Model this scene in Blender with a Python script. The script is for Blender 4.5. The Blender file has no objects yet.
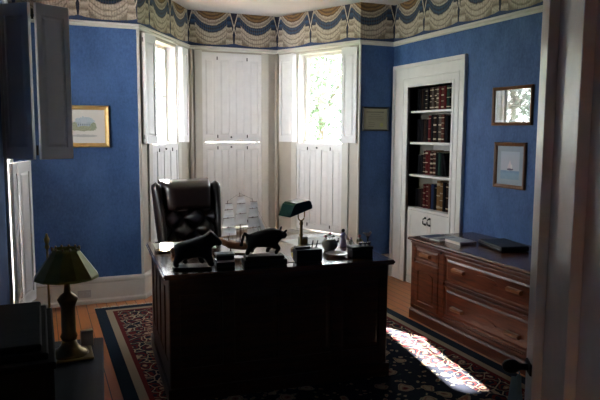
import bpy, bmesh, math, random
from mathutils import Vector, Matrix
random.seed(7)
D = bpy.data
SC = bpy.context.scene
COL = SC.collection
PI = math.pi

# ------------------------------------------------------------------ camera
cd = D.cameras.new('camera')
cam = D.objects.new('camera', cd)
COL.objects.link(cam)
cd.sensor_width = 36.0
cd.lens = 620.0 / 600.0 * 36.0
cd.clip_start = 0.05
cd.clip_end = 200
r_ = Vector((0.92190681, -0.38737608, 0.00525338))
u_ = Vector((0.03748043, 0.10267894, 0.99400818))
f_ = Vector((0.3855944, 0.91618601, -0.10917944))
m = Matrix((r_, u_, -f_)).transposed().to_4x4()
m.translation = Vector((0, 0, 1.55))
cam.matrix_world = m
SC.camera = cam

# ------------------------------------------------------------------ world, sun, exposure
w = D.worlds.new('sky')
SC.world = w
w.use_nodes = True
bg = w.node_tree.nodes['Background']
bg.inputs[0].default_value = (0.90, 0.955, 1.0, 1)
bg.inputs[1].default_value = 8.0
sd = D.lights.new('sun', 'SUN')
sd.energy = 80.0
sd.angle = math.radians(0.8)
sd.color = (1.0, 0.95, 0.88)
sun = D.objects.new('sun', sd)
COL.objects.link(sun)
AZ, EL = math.radians(9.5), math.radians(33.0)
to_sun = Vector((math.sin(AZ) * math.cos(EL), math.cos(AZ) * math.cos(EL), math.sin(EL)))
sun.rotation_euler = (-to_sun).to_track_quat('-Z', 'Y').to_euler()
sun.location = to_sun * 20
vs = SC.view_settings
vs.view_transform = 'Standard'
vs.look = 'None'
vs.exposure = 1.65
vs.gamma = 1.0
vs.use_curve_mapping = False
SC.cycles.use_denoising = True
SC.cycles.max_bounces = 10
SC.cycles.diffuse_bounces = 6
SC.cycles.transparent_max_bounces = 12
SC.cycles.caustics_reflective = False
SC.cycles.caustics_refractive = False
SC.cycles.sample_clamp_indirect = 6.0


def portal(name, c, n, w_, h_):
    l = D.lights.new(name, 'AREA')
    l.shape = 'RECTANGLE'
    l.size, l.size_y = w_, h_
    l.cycles.is_portal = True
    o = D.objects.new(name, l)
    COL.objects.link(o)
    o.location = c
    o.rotation_euler = Vector(n).to_track_quat('-Z', 'Z').to_euler()
    return o


# ------------------------------------------------------------------ material helpers
MATS = {}


class NT:
    """small helper around a node tree"""
    def __init__(self, name):
        self.m = D.materials.new(name)
        self.m.use_nodes = True
        self.t = self.m.node_tree
        self.b = self.t.nodes['Principled BSDF']
        self.out = self.t.nodes['Material Output']
        MATS[name] = self.m

    def n(self, typ, **kw):
        nd = self.t.nodes.new(typ)
        for k, v in kw.items():
            setattr(nd, k, v)
        return nd

    def l(self, a, b):
        self.t.links.new(a, b)

    def math(self, op, a, b=None, c=None, clamp=False):
        nd = self.n('ShaderNodeMath', operation=op)
        nd.use_clamp = clamp
        for i, v in enumerate((a, b, c)):
            if v is None:
                continue
            if isinstance(v, (int, float)):
                nd.inputs[i].default_value = v
            else:
                self.l(v, nd.inputs[i])
        return nd.outputs[0]

    def mix(self, fac, a, b):
        nd = self.n('ShaderNodeMix', data_type='RGBA')
        if isinstance(fac, (int, float)):
            nd.inputs[0].default_value = fac
        else:
            self.l(fac, nd.inputs[0])
        for i, v in ((6, a), (7, b)):
            if isinstance(v, tuple):
                nd.inputs[i].default_value = (*v, 1)
            else:
                self.l(v, nd.inputs[i])
        return nd.outputs[2]

    def ramp(self, fac, stops, interp='LINEAR'):
        nd = self.n('ShaderNodeValToRGB')
        cr = nd.color_ramp
        cr.interpolation = interp
        while len(cr.elements) < len(stops):
            cr.elements.new(0.5)
        for e, (p, c) in zip(cr.elements, stops):
            e.position = p
            e.color = (*c, 1)
        self.l(fac, nd.inputs[0])
        return nd.outputs[0]

    def coord(self, scale=(1, 1, 1), kind='Object', rot=(0, 0, 0)):
        tc = self.n('ShaderNodeTexCoord')
        mp = self.n('ShaderNodeMapping')
        mp.inputs['Scale'].default_value = scale
        mp.inputs['Rotation'].default_value = rot
        self.l(tc.outputs[kind], mp.inputs[0])
        return mp.outputs[0]

    def noise(self, vec, scale, detail=3, rough=0.5):
        nd = self.n('ShaderNodeTexNoise')
        nd.inputs['Scale'].default_value = scale
        nd.inputs['Detail'].default_value = detail
        nd.inputs['Roughness'].default_value = rough
        self.l(vec, nd.inputs['Vector'])
        return nd.outputs[0]

    def bump(self, h, strength, dist=0.01):
        nd = self.n('ShaderNodeBump')
        nd.inputs['Strength'].default_value = strength
        nd.inputs['Distance'].default_value = dist
        self.l(h, nd.inputs['Height'])
        self.l(nd.outputs[0], self.b.inputs['Normal'])

    def base(self, c):
        if isinstance(c, tuple):
            self.b.inputs['Base Color'].default_value = (*c, 1)
        else:
            self.l(c, self.b.inputs['Base Color'])

    def set(self, rough=0.5, metal=0.0, spec=0.5, coat=0.0):
        self.b.inputs['Roughness'].default_value = rough
        self.b.inputs['Metallic'].default_value = metal
        self.b.inputs['Specular IOR Level'].default_value = spec
        self.b.inputs['Coat Weight'].default_value = coat
        self.b.inputs['Coat Roughness'].default_value = 0.15


def plain(name, col, rough=0.5, metal=0.0, spec=0.5, var=0.12, scale=30.0, bump=0.0, coat=0.0):
    t = NT(name)
    v = t.coord()
    n = t.noise(v, scale, 3)
    a = tuple(max(0, c * (1 - var)) for c in col)
    b = tuple(min(1, c * (1 + var)) for c in col)
    t.base(t.ramp(n, [(0.3, a), (0.7, b)]))
    t.set(rough, metal, spec, coat)
    if bump:
        t.bump(n, bump, 0.004)
    return t.m


def wood(name, dark, light, rough=0.3, axis='z', coat=0.3, scale=1.0):
    t = NT(name)
    s = {'x': (1.2, 14, 14), 'y': (14, 1.2, 14), 'z': (14, 14, 1.2)}[axis]
    v = t.coord(tuple(k * scale for k in s))
    n = t.noise(v, 3.0, 5, 0.65)
    t.base(t.ramp(n, [(0.32, dark), (0.68, light)]))
    t.set(rough, 0, 0.5, coat)
    t.bump(n, 0.08, 0.002)
    return t.m


def blue_wall():
    t = NT('blue_wallpaper')
    v = t.coord((1, 1, 0.6))
    n1 = t.noise(v, 6, 4, 0.6)
    n2 = t.noise(v, 55, 3, 0.7)
    f = t.math('ADD', t.math('MULTIPLY', n1, 0.5), t.math('MULTIPLY', n2, 0.5))
    t.base(t.ramp(f, [(0.35, (0.025, 0.070, 0.185)), (0.65, (0.063, 0.130, 0.31))]))
    t.set(0.6, 0, 0.3)
    t.bump(n2, 0.15, 0.003)


def plank_floor():
    t = NT('plank_floor')
    v = t.coord((1, 1, 1), rot=(0, 0, PI / 2))
    br = t.n('ShaderNodeTexBrick')
    br.offset = 0.37
    br.inputs['Color1'].default_value = (0.58, 0.20, 0.045, 1)
    br.inputs['Color2'].default_value = (0.48, 0.15, 0.03, 1)
    br.inputs['Mortar'].default_value = (0.03, 0.01, 0.004, 1)
    br.inputs['Scale'].default_value = 1.0
    br.inputs['Mortar Size'].default_value = 0.0035
    br.inputs['Brick Width'].default_value = 2.3
    br.inputs['Row Height'].default_value = 0.085
    t.l(v, br.inputs['Vector'])
    v2 = t.coord((16, 1.5, 1))
    n = t.noise(v2, 3, 5, 0.6)
    c = t.mix(t.math('MULTIPLY', n, 0.4), br.outputs[0], (0.16, 0.045, 0.012))
    t.base(c)
    t.set(0.3, 0, 0.4, 0.0)


def border_mat():
    """swag wallpaper border; UV: u in repeats, v 0..1 from bottom to top"""
    t = NT('swag_border')
    uv = t.n('ShaderNodeUVMap').outputs[0]
    sp = t.n('ShaderNodeSeparateXYZ')
    t.l(uv, sp.inputs[0])
    U, V = sp.outputs[0], sp.outputs[1]
    nz = t.noise(t.coord((9, 9, 9)), 3.0, 3)
    fu = t.math('FRACT', U)
    s = t.math('ABSOLUTE', t.math('SUBTRACT', t.math('MULTIPLY', fu, 2.0), 1.0))      # 0 centre .. 1 at tassel
    s2 = t.math('POWER', t.math('MULTIPLY', s, 1.15), 2.2)
    top = t.math('SUBTRACT', 1.0, V)
    wob = t.math('MULTIPLY', t.math('SUBTRACT', nz, 0.5), 0.06)
    d = t.math('ADD', t.math('ADD', top, t.math('MULTIPLY', s2, 0.42)), wob)
    gold, dgold = (0.26, 0.15, 0.05), (0.07, 0.035, 0.014)
    cream, dcream = (0.50, 0.43, 0.34), (0.20, 0.16, 0.12)
    blue, dblue = (0.020, 0.062, 0.135), (0.006, 0.011, 0.033)
    fold = t.ramp(d, [(0.0, dgold), (0.07, gold), (0.12, dgold), (0.17, gold), (0.225, dgold), (0.25, cream),
                      (0.33, dcream), (0.37, cream), (0.40, dblue), (0.44, blue), (0.49, dblue), (0.54, blue),
                      (0.585, dblue), (0.62, cream), (0.70, cream), (0.735, dcream), (0.76, cream),
                      (0.83, cream), (0.865, dcream), (0.90, cream), (1.0, dcream)])
    # vertical pleats over the cream cloth
    st = t.math('SINE', t.math('MULTIPLY', fu, 2 * PI * 22))
    st = t.math('MULTIPLY', t.math('GREATER_THAN', st, 0.55), 0.35)
    gate = t.math('GREATER_THAN', d, 0.25)
    fold = t.mix(t.math('MULTIPLY', st, gate), fold, (0.16, 0.13, 0.10))
    # paired tails: small cream knot, blue jabot, cream tassel, on navy, tied by a cream cord
    e = t.math('SUBTRACT', 1.0, s)                                                   # 0 midway between swags
    ew = t.math('ADD', e, t.math('MULTIPLY', t.math('SUBTRACT', nz, 0.5), 0.05))
    tail = t.ramp(t.math('ADD', top, wob), [(0.0, dblue), (0.03, cream), (0.10, dcream), (0.12, blue), (0.22, dblue), (0.27, blue),
                        (0.40, dblue), (0.43, cream), (0.55, dcream), (0.60, cream), (0.74, dcream), (0.80, cream), (1.0, dcream)])
    off = t.math('ABSOLUTE', t.math('SUBTRACT', ew, 0.20))
    tw = t.math('ADD', 0.055, t.math('MULTIPLY', top, 0.13))
    fold = t.mix(t.math('LESS_THAN', ew, 0.20), fold, dblue)
    fold = t.mix(t.math('LESS_THAN', off, tw), fold, tail)
    cord = t.math('ABSOLUTE', t.math('SUBTRACT', e, t.math('MULTIPLY', t.math('ABSOLUTE', t.math('SUBTRACT', top, 0.42)), 0.42)))
    fold = t.mix(t.math('MULTIPLY', t.math('LESS_THAN', cord, 0.022), t.math('LESS_THAN', top, 0.62)), fold, cream)
    # navy strip beneath the scalloped hem
    hem = t.math('ADD', t.math('ADD', 0.055, t.math('MULTIPLY', s2, 0.05)), t.math('MULTIPLY', wob, 0.4))
    fold = t.mix(t.math('LESS_THAN', V, hem), fold, (0.02, 0.045, 0.13))
    fine = t.noise(t.coord((1, 1, 1)), 60.0, 3, 0.7)
    fold = t.mix(t.math('MULTIPLY', t.math('GREATER_THAN', fine, 0.55), 0.4), fold, (0.05, 0.045, 0.05))
    t.base(fold)
    t.set(0.65, 0, 0.3)


def rug_mat():
    t = NT('rug_pile')
    tc = t.n('ShaderNodeTexCoord')
    sp = t.n('ShaderNodeSeparateXYZ')
    t.l(tc.outputs['Object'], sp.inputs[0])
    HX, HY = 1.195, 2.27
    ex = t.math('SUBTRACT', HX, t.math('ABSOLUTE', sp.outputs[0]))
    ey = t.math('SUBTRACT', HY, t.math('ABSOLUTE', sp.outputs[1]))
    e = t.math('MINIMUM', ex, ey)
    nv = t.noise(t.coord(), 9.0, 2)
    # distorted coordinates for curling flowers
    wv = t.n('ShaderNodeVectorMath', operation='MULTIPLY_ADD')
    t.l(nv, wv.inputs[0])
    wv.inputs[1].default_value = (0.10, 0.10, 0.0)
    t.l(tc.outputs['Object'], wv.inputs[2])
    def vor(scale, feat='F1'):
        vn = t.n('ShaderNodeTexVoronoi')
        vn.feature = feat
        vn.inputs['Scale'].default_value = scale
        t.l(wv.outputs[0], vn.inputs['Vector'])
        return vn
    navy, cream, pink, red = (0.010, 0.013, 0.026), (0.36, 0.28, 0.19), (0.26, 0.13, 0.09), (0.11, 0.014, 0.015)
    v1 = vor(7.0)
    flower = t.ramp(v1.outputs['Distance'], [(0.0, red), (0.10, pink), (0.17, cream), (0.27, pink), (0.31, cream), (0.36, navy), (1.0, navy)], 'CONSTANT')
    v2 = vor(19.0)
    leaf = t.ramp(v2.outputs['Distance'], [(0.0, pink), (0.16, cream), (0.24, (0.03, 0.06, 0.06)), (0.30, navy), (1, navy)], 'CONSTANT')
    field = t.mix(t.math('GREATER_THAN', v1.outputs['Distance'], 0.36), flower, leaf)
    v3 = vor(11.0, 'DISTANCE_TO_EDGE')
    v4 = vor(11.0)
    bord = t.ramp(v4.outputs['Distance'], [(0.0, red), (0.10, cream), (0.20, pink), (0.27, navy), (0.40, red), (0.55, navy)], 'CONSTANT')
    bord = t.mix(t.math('LESS_THAN', v3.outputs['Distance'], 0.035), bord, cream)
    c = t.mix(t.math('GREATER_THAN', e, 0.42), bord, field)
    c = t.mix(t.math('LESS_THAN', e, 0.165), c, red)
    c = t.mix(t.math('LESS_THAN', e, 0.135), c, (0.29, 0.24, 0.17))
    c = t.mix(t.math('LESS_THAN', e, 0.082), c, (0.010, 0.020, 0.034))
    t.base(c)
    t.set(0.95, 0, 0.1)
    t.bump(t.noise(t.coord(), 220, 2), 0.4, 0.004)


def leather():
    t = NT('dark_leather')
    n = t.noise(t.coord(), 90, 4, 0.6)
    t.base(t.ramp(n, [(0.3, (0.010, 0.006, 0.006)), (0.7, (0.024, 0.012, 0.012))]))
    t.set(0.30, 0, 0.6)
    t.bump(n, 0.15, 0.002)


def glass(name, tint=(1, 1, 1), refl=0.08):
    t = NT(name)
    tr = t.n('ShaderNodeBsdfTransparent')
    tr.inputs[0].default_value = (*tint, 1)
    gl = t.n('ShaderNodeBsdfGlossy')
    gl.inputs['Roughness'].default_value = 0.02
    lw = t.n('ShaderNodeLayerWeight')
    lw.inputs[0].default_value = 0.3
    mx = t.n('ShaderNodeMixShader')
    f = t.math('ADD', refl, t.math('MULTIPLY', lw.outputs['Fresnel'], 0.5), clamp=True)
    t.l(f, mx.inputs[0])
    t.l(tr.outputs[0], mx.inputs[1])
    t.l(gl.outputs[0], mx.inputs[2])
    t.l(mx.outputs[0], t.out.inputs[0])


def leaves(name, a, b):
    t = NT(name)
    n = t.noise(t.coord(), 2.5, 3)
    t.base(t.ramp(n, [(0.3, a), (0.7, b)]))
    t.set(0.6, 0, 0.2)


def art(name, build):
    t = NT(name)
    uv = t.n('ShaderNodeUVMap').outputs[0]
    sp = t.n('ShaderNodeSeparateXYZ')
    t.l(uv, sp.inputs[0])
    t.base(build(t, sp.outputs[0], sp.outputs[1], uv))
    t.set(0.6, 0, 0.3)


def ell(t, U, V, cx, cy, rx, ry):
    a = t.math('POWER', t.math('ABSOLUTE', t.math('DIVIDE', t.math('SUBTRACT', U, cx), rx)), 2.0)
    b = t.math('POWER', t.math('ABSOLUTE', t.math('DIVIDE', t.math('SUBTRACT', V, cy), ry)), 2.0)
    return t.math('ADD', a, b)


def box01(t, U, V, x0, y0, x1, y1):
    a = t.math('MULTIPLY', t.math('GREATER_THAN', U, x0), t.math('LESS_THAN', U, x1))
    b = t.math('MULTIPLY', t.math('GREATER_THAN', V, y0), t.math('LESS_THAN', V, y1))
    return t.math('MULTIPLY', a, b)


def cloth_sail():
    t = NT('sail_cloth')
    a = t.n('ShaderNodeBsdfDiffuse'); a.inputs[0].default_value = (0.88, 0.88, 0.89, 1)
    b = t.n('ShaderNodeBsdfTranslucent'); b.inputs[0].default_value = (0.88, 0.88, 0.89, 1)
    mx = t.n('ShaderNodeMixShader'); mx.inputs[0].default_value = 0.5
    t.l(a.outputs[0], mx.inputs[1]); t.l(b.outputs[0], mx.inputs[2])
    t.l(mx.outputs[0], t.out.inputs[0])


cloth_sail()
blue_wall(); plank_floor(); border_mat(); rug_mat(); leather()
glass('window_glass', refl=0.03)
glass('picture_glass', refl=0.03)
glass('clear_glass', refl=0.1)
plain('white_paint', (0.66, 0.64, 0.60), 0.35, var=0.03, scale=12, bump=0.02)
plain('beige_paint', (0.47, 0.43, 0.37), 0.45, var=0.04, scale=10)
plain('trim_paint', (0.60, 0.58, 0.53), 0.4, var=0.03, scale=12)
plain('shutter_paint', (0.77, 0.76, 0.76), 0.38, var=0.03, scale=14, bump=0.02)
plain('brown_shutter_paint', (0.20, 0.19, 0.17), 0.45, var=0.05, scale=14)
plain('ceiling_plaster', (0.50, 0.505, 0.51), 0.8, var=0.02, scale=6)
plain('door_paint', (0.80, 0.80, 0.79), 0.3, var=0.06, scale=20, bump=0.05, coat=1.0)
MATS['door_paint'].node_tree.nodes['Principled BSDF'].inputs['Coat Roughness'].default_value = 0.2
plain('hall_plaster', (0.10, 0.095, 0.09), 0.8, var=0.03)
plain('iron', (0.015, 0.015, 0.016), 0.4, metal=0.6)
plain('bronze_black', (0.007, 0.007, 0.007), 0.55, spec=0.25, bump=0.1)
plain('black_plastic', (0.009, 0.009, 0.010), 0.5, spec=0.3)
plain('brass', (0.42, 0.27, 0.08), 0.3, metal=1.0, var=0.08)
plain('dark_brass', (0.20, 0.14, 0.055), 0.35, metal=0.9, var=0.1)
plain('silver', (0.6, 0.6, 0.62), 0.25, metal=1.0, var=0.05)
plain('green_shade_metal', (0.17, 0.17, 0.035), 0.35, metal=0.55, var=0.15)
plain('green_glass', (0.002, 0.035, 0.018), 0.12, var=0.15, scale=8, coat=0.6)
plain('paper', (0.78, 0.77, 0.74), 0.7, var=0.02)
plain('yellow_paper', (0.62, 0.48, 0.10), 0.7, var=0.05)
plain('cream_card', (0.55, 0.50, 0.33), 0.7, var=0.04)
plain('blue_cloth', (0.10, 0.22, 0.32), 0.8, var=0.1, scale=60, bump=0.1)
plain('porcelain', (0.72, 0.71, 0.69), 0.2, var=0.02)
plain('celadon', (0.22, 0.23, 0.18), 0.3, var=0.2, scale=40)
plain('lavender', (0.42, 0.38, 0.55), 0.35, var=0.05)
plain('flower_pink', (0.55, 0.20, 0.24), 0.6, var=0.2)
plain('ship_cloth', (0.72, 0.72, 0.74), 0.7, var=0.04)
plain('thread', (0.05, 0.045, 0.04), 0.8)
plain('gilt', (0.60, 0.40, 0.16), 0.38, metal=0.6, var=0.12, scale=25)
plain('mat_board', (0.74, 0.72, 0.68), 0.8, var=0.01)
plain('grey_mat_board', (0.34, 0.40, 0.46), 0.8, var=0.02)
plain('outlet_plastic', (0.42, 0.40, 0.40), 0.4, var=0.02)
plain('lawn', (0.07, 0.10, 0.05), 0.9, var=0.4, scale=2)
plain('bounce_gravel', (0.72, 0.71, 0.69), 0.9, var=0.25, scale=40)  # pale, so the added ground outside bounces more sun indoors
plain('bark', (0.09, 0.06, 0.04), 0.9, var=0.3)
plain('navy_cover', (0.03, 0.05, 0.12), 0.35)
plain('grey_cover', (0.34, 0.37, 0.42), 0.35)
plain('fringe_cotton', (0.55, 0.50, 0.42), 0.9, var=0.1)
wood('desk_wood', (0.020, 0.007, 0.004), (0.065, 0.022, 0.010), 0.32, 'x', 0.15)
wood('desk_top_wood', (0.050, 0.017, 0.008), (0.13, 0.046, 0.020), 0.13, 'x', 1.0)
wood('sideboard_wood', (0.060, 0.013, 0.005), (0.19, 0.045, 0.014), 0.36, 'y', 0.1)
wood('sideboard_top_wood', (0.055, 0.016, 0.009), (0.15, 0.042, 0.018), 0.24, 'y', 0.2)
wood('handle_wood', (0.22, 0.085, 0.035), (0.36, 0.15, 0.065), 0.28, 'y', 0.4, 3)
wood('frame_wood', (0.10, 0.035, 0.012), (0.22, 0.085, 0.03), 0.35, 'z', 0.2, 3)
wood('black_frame_wood', (0.006, 0.005, 0.005), (0.014, 0.011, 0.010), 0.4, 'z', 0.1, 3)
wood('chest_wood', (0.004, 0.003, 0.003), (0.009, 0.006, 0.005), 0.75, 'x', 0.0)
MATS['chest_wood'].node_tree.nodes['Principled BSDF'].inputs['Specular IOR Level'].default_value = 0.12
wood('table_wood', (0.012, 0.012, 0.015), (0.020, 0.020, 0.025), 0.5, 'y', 0.0)
MATS['table_wood'].node_tree.nodes['Principled BSDF'].inputs['Specular IOR Level'].default_value = 0.2
wood('hull_wood', (0.22, 0.085, 0.035), (0.40, 0.17, 0.07), 0.4, 'x', 0.1, 6)
wood('dark_hull_wood', (0.05, 0.02, 0.01), (0.10, 0.04, 0.02), 0.4, 'x', 0.1, 6)
leaves('leaf_green', (0.07, 0.105, 0.06), (0.16, 0.215, 0.13))
leaves('leaf_dark', (0.06, 0.09, 0.065), (0.13, 0.17, 0.12))
MATS['gold_band'] = plain('gold_band', (0.30, 0.24, 0.16), 0.4, metal=0.3, var=0.2)


def art_house(t, U, V, uv):
    n = t.noise(uv, 7, 5, 0.65)
    n2 = t.noise(uv, 22, 3)
    c = (0.74, 0.72, 0.68)
    nn = t.math('ADD', -.15, t.math('MULTIPLY', n, 2.2))
    c = t.mix(t.math('LESS_THAN', ell(t, U, V, .5, .60, .30, .26), nn), c, t.mix(n2, (0.30, .42, .50), (.66, .72, .74)))
    c = t.mix(box01(t, U, V, .30, .46, .70, .66), c, (0.42, .50, .56))
    c = t.mix(box01(t, U, V, .42, .60, .58, .78), c, (0.50, .57, .62))
    for k in range(6):
        x = .335 + .06 * k
        c = t.mix(box01(t, U, V, x, .53, x + .025, .60), c, (.20, .24, .28))
    c = t.mix(t.math('LESS_THAN', ell(t, U, V, .5, .42, .37, .10), nn), c, t.mix(n2, (.16, .19, .09), (.55, .56, .42)))
    c = t.mix(t.math('LESS_THAN', ell(t, U, V, .24, .50, .09, .16), nn), c, t.mix(n2, (.14, .18, .10), (.50, .54, .40)))
    c = t.mix(t.math('LESS_THAN', ell(t, U, V, .77, .50, .09, .15), nn), c, t.mix(n2, (.14, .18, .10), (.50, .54, .40)))
    c = t.mix(t.math('LESS_THAN', ell(t, U, V, .5, .15, .40, .05), nn), c, (.50, .50, .49))
    return c


def art_ship(t, U, V, uv):
    n = t.noise(uv, 5, 3)
    c = t.ramp(V, [(0.0, (.18, .30, .42)), (.20, (.16, .30, .46)), (.30, (.12, .24, .42)), (.33, (.50, .52, .58)), (.6, (.50, .50, .58)), (1, (.45, .52, .60))])
    c = t.mix(t.math('MULTIPLY', n, .4), c, (.55, .60, .66))
    c = t.mix(t.math('LESS_THAN', ell(t, U, V, .52, .36, .17, .035), 1), c, (.12, .10, .16))
    sail = t.math('LESS_THAN', t.math('ADD', t.math('MULTIPLY', t.math('ABSOLUTE', t.math('SUBTRACT', U, .50)), 2.2), t.math('SUBTRACT', V, .40)), .30)
    sail = t.math('MULTIPLY', sail, t.math('GREATER_THAN', V, .40))
    c = t.mix(sail, c, (.70, .62, .66))
    c = t.mix(t.math('LESS_THAN', ell(t, U, V, .58, .46, .05, .08), 1), c, (.75, .74, .74))
    return c


def art_print(t, U, V, uv):
    n = t.noise(uv, 14, 4)
    c = t.ramp(V, [(0, (.16, .20, .13)), (.45, (.20, .24, .17)), (.55, (.30, .33, .34)), (1, (.34, .38, .42))])
    c = t.mix(t.math('MULTIPLY', n, .6), c, (.30, .34, .30))
    return c


def art_cert(t, U, V, uv):
    n = t.noise(uv, 40, 2)
    c = t.mix(n, (.27, .255, .17), (.34, .32, .22))
    for (y, x0, x1, h) in ((.83, .12, .86, .025), (.72, .30, .70, .010), (.62, .2, .8, .010), (.54, .15, .85, .010),
                           (.46, .18, .82, .010), (.33, .2, .45, .010), (.25, .22, .5, .010), (.14, .2, .45, .012)):
        c = t.mix(box01(t, U, V, x0, y - h, x1, y + h), c, (.13, .12, .08))
    c = t.mix(t.math('LESS_THAN', ell(t, U, V, .77, .22, .07, .10), 1), c, (.36, .36, .12))
    return c


art('house_engraving', art_house)
art('sailing_ship_print', art_ship)
art('landscape_print', art_print)
art('certificate_sheet', art_cert)


# ------------------------------------------------------------------ mesh helpers
def tag(o, label=None, cat=None, group=None, kind=None):
    for k, v in (('label', label), ('category', cat), ('group', group), ('kind', kind)):
        if v:
            o[k] = v
    return o


def thing(name, label, cat, loc=(0, 0, 0), rz=0.0, group=None):
    o = D.objects.new(name, None)
    o.empty_display_size = 0.05
    COL.objects.link(o)
    o.location = loc
    o.rotation_euler = (0, 0, rz)
    return tag(o, label, cat, group)


class MB:
    def __init__(self):
        self.bm = bmesh.new()
        self.uv = None
        self.M = Matrix.Identity(4)

    def v(self, p):
        return self.bm.verts.new(self.M @ Vector(p))

    def face(self, vs, mi=0, smooth=False):
        try:
            f = self.bm.faces.new(vs)
        except ValueError:
            return None
        f.material_index = mi
        f.smooth = smooth
        return f

    def box(self, a, b, bevel=0.0, mi=0):
        x0, y0, z0 = [min(p, q) for p, q in zip(a, b)]
        x1, y1, z1 = [max(p, q) for p, q in zip(a, b)]
        c = [(x0, y0, z0), (x1, y0, z0), (x1, y1, z0), (x0, y1, z0), (x0, y0, z1), (x1, y0, z1), (x1, y1, z1), (x0, y1, z1)]
        vs = [self.v(p) for p in c]
        fs = [self.face([vs[i] for i in q], mi) for q in
              ((3, 2, 1, 0), (4, 5, 6, 7), (0, 1, 5, 4), (1, 2, 6, 5), (2, 3, 7, 6), (3, 0, 4, 7))]
        if bevel:
            es = list({e for f in fs for e in f.edges})
            r = bmesh.ops.bevel(self.bm, geom=es, offset=bevel, segments=2, profile=0.5, affect='EDGES')
            for f in r['faces']:
                f.material_index = mi
        return self

    def prism(self, pts, h0, h1, axis='z', mi=0, smooth=False):
        """polygon pts (2d) extruded along axis between h0 and h1"""
        def P(p, h):
            return {'z': (p[0], p[1], h), 'y': (p[0], h, p[1]), 'x': (h, p[0], p[1])}[axis]
        a = [self.v(P(p, h0)) for p in pts]
        b = [self.v(P(p, h1)) for p in pts]
        self.face(list(reversed(a)), mi)
        self.face(b, mi)
        n = len(pts)
        for i in range(n):
            self.face([a[i], a[(i + 1) % n], b[(i + 1) % n], b[i]], mi, smooth)
        return self

    def lathe(self, prof, c=(0, 0, 0), seg=20, mi=0, smooth=True, cap=True, sx=1, sy=1, axis='z'):
        rings = []
        for (r, z) in prof:
            ring = []
            for k in range(seg):
                a = 2 * PI * k / seg
                x, y = r * math.cos(a) * sx, r * math.sin(a) * sy
                p = {'z': (x, y, z), 'x': (z, x, y), 'y': (x, z, y)}[axis]
                ring.append(self.v((c[0] + p[0], c[1] + p[1], c[2] + p[2])))
            rings.append(ring)
        for a, b in zip(rings, rings[1:]):
            for k in range(seg):
                self.face([a[k], a[(k + 1) % seg], b[(k + 1) % seg], b[k]], mi, smooth)
        if cap:
            self.face(list(reversed(rings[0])), mi)
            self.face(rings[-1], mi)
        return self

    def ball(self, c, r, mi=0, sx=1, sy=1, sz=1, seg=14):
        n = 8
        return self.lathe([(max(1e-4, r * math.sin(PI * i / n)), -r * sz * math.cos(PI * i / n)) for i in range(n + 1)],
                          c, seg, mi, True, False, sx, sy)

    def tube(self, pts, r, seg=8, mi=0):
        pts = [Vector(p) for p in pts]
        rs = r if isinstance(r, (list, tuple)) else [r] * len(pts)
        rings = []
        up = Vector((0, 0, 1))
        for i, p in enumerate(pts):
            d = (pts[min(i + 1, len(pts) - 1)] - pts[max(i - 1, 0)]).normalized()
            ref = up if abs(d.z) < 0.9 else Vector((1, 0, 0))
            a = d.cross(ref).normalized()
            b = d.cross(a).normalized()
            rings.append([self.v(p + (a * math.cos(2 * PI * k / seg) + b * math.sin(2 * PI * k / seg)) * rs[i]) for k in range(seg)])
        for a, b in zip(rings, rings[1:]):
            for k in range(seg):
                self.face([a[k], a[(k + 1) % seg], b[(k + 1) % seg], b[k]], mi, True)
        self.face(rings[0], mi)
        self.face(list(reversed(rings[-1])), mi)
        return self

    def quad_uv(self, ps, uvs, mi=0):
        if self.uv is None:
            self.uv = self.bm.loops.layers.uv.new('UVMap')
        f = self.face([self.v(p) for p in ps], mi)
        for l, q in zip(f.loops, uvs):
            l[self.uv].uv = q
        return self

    def build(self, name, mats, parent=None, flip=True):
        if flip:
            bmesh.ops.recalc_face_normals(self.bm, faces=self.bm.faces[:])
        me = D.meshes.new(name)
        self.bm.to_mesh(me)
        self.bm.free()
        for q in (mats if isinstance(mats, (list, tuple)) else [mats]):
            me.materials.append(MATS[q] if isinstance(q, str) else q)
        o = D.objects.new(name, me)
        COL.objects.link(o)
        if parent:
            o.parent = parent
        return o


def struct(name, mb, mats, parent=None):
    o = mb.build(name, mats, parent)
    if not parent:
        o['kind'] = 'structure'
    return o


def copy_tree(o, parent=None):
    c = o.copy()
    COL.objects.link(c)
    if parent:
        c.parent = parent
    for ch in o.children:
        copy_tree(ch, c)
    return c


def frame2(A, d):
    """local frame: x along facet, y inwards to the room (negative outward), z up -> world"""
    dx, dy = d
    return Matrix(((dx, dy, 0, A[0]), (dy, -dx, 0, A[1]), (0, 0, 1, 0), (0, 0, 0, 1)))
    # local y = (dy,-dx): towards the room


# ------------------------------------------------------------------ room
XR, XL, YB, YF, ZC = 3.495, -0.20, 5.765, 0.35, 2.87
ZR = 2.447
A_, B_, C_, E_ = (0.85, YB), (1.555, 6.89), (2.605, 6.89), (3.09, YB)
FAC = {}
for k, (p, q) in {'left': (A_, B_), 'center': (B_, C_), 'right': (C_, E_)}.items():
    L = math.hypot(q[0] - p[0], q[1] - p[1])
    FAC[k] = (p, ((q[0] - p[0]) / L, (q[1] - p[1]) / L), L)

mb = MB().box((-1.2, -2.2, -0.05), (XR + 0.35, 7.1, 0))
struct('floor', mb, 'plank_floor')
mb = MB().box((-1.2, -2.2, ZC), (XR + 0.45, 7.25, ZC + 0.08))
struct('ceiling', mb, 'ceiling_plaster')

# walls with thickness .14
T = 0.14
mb = MB().box((XL - T, YB, 0), (0.85 - 0.0, YB + T, ZC))
struct('wall_back_left', mb, 'blue_wallpaper')
mb = MB().box((E_[0], YB, 0), (XR, YB + T, ZC))
struct('wall_back_right', mb, 'blue_wallpaper')
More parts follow.
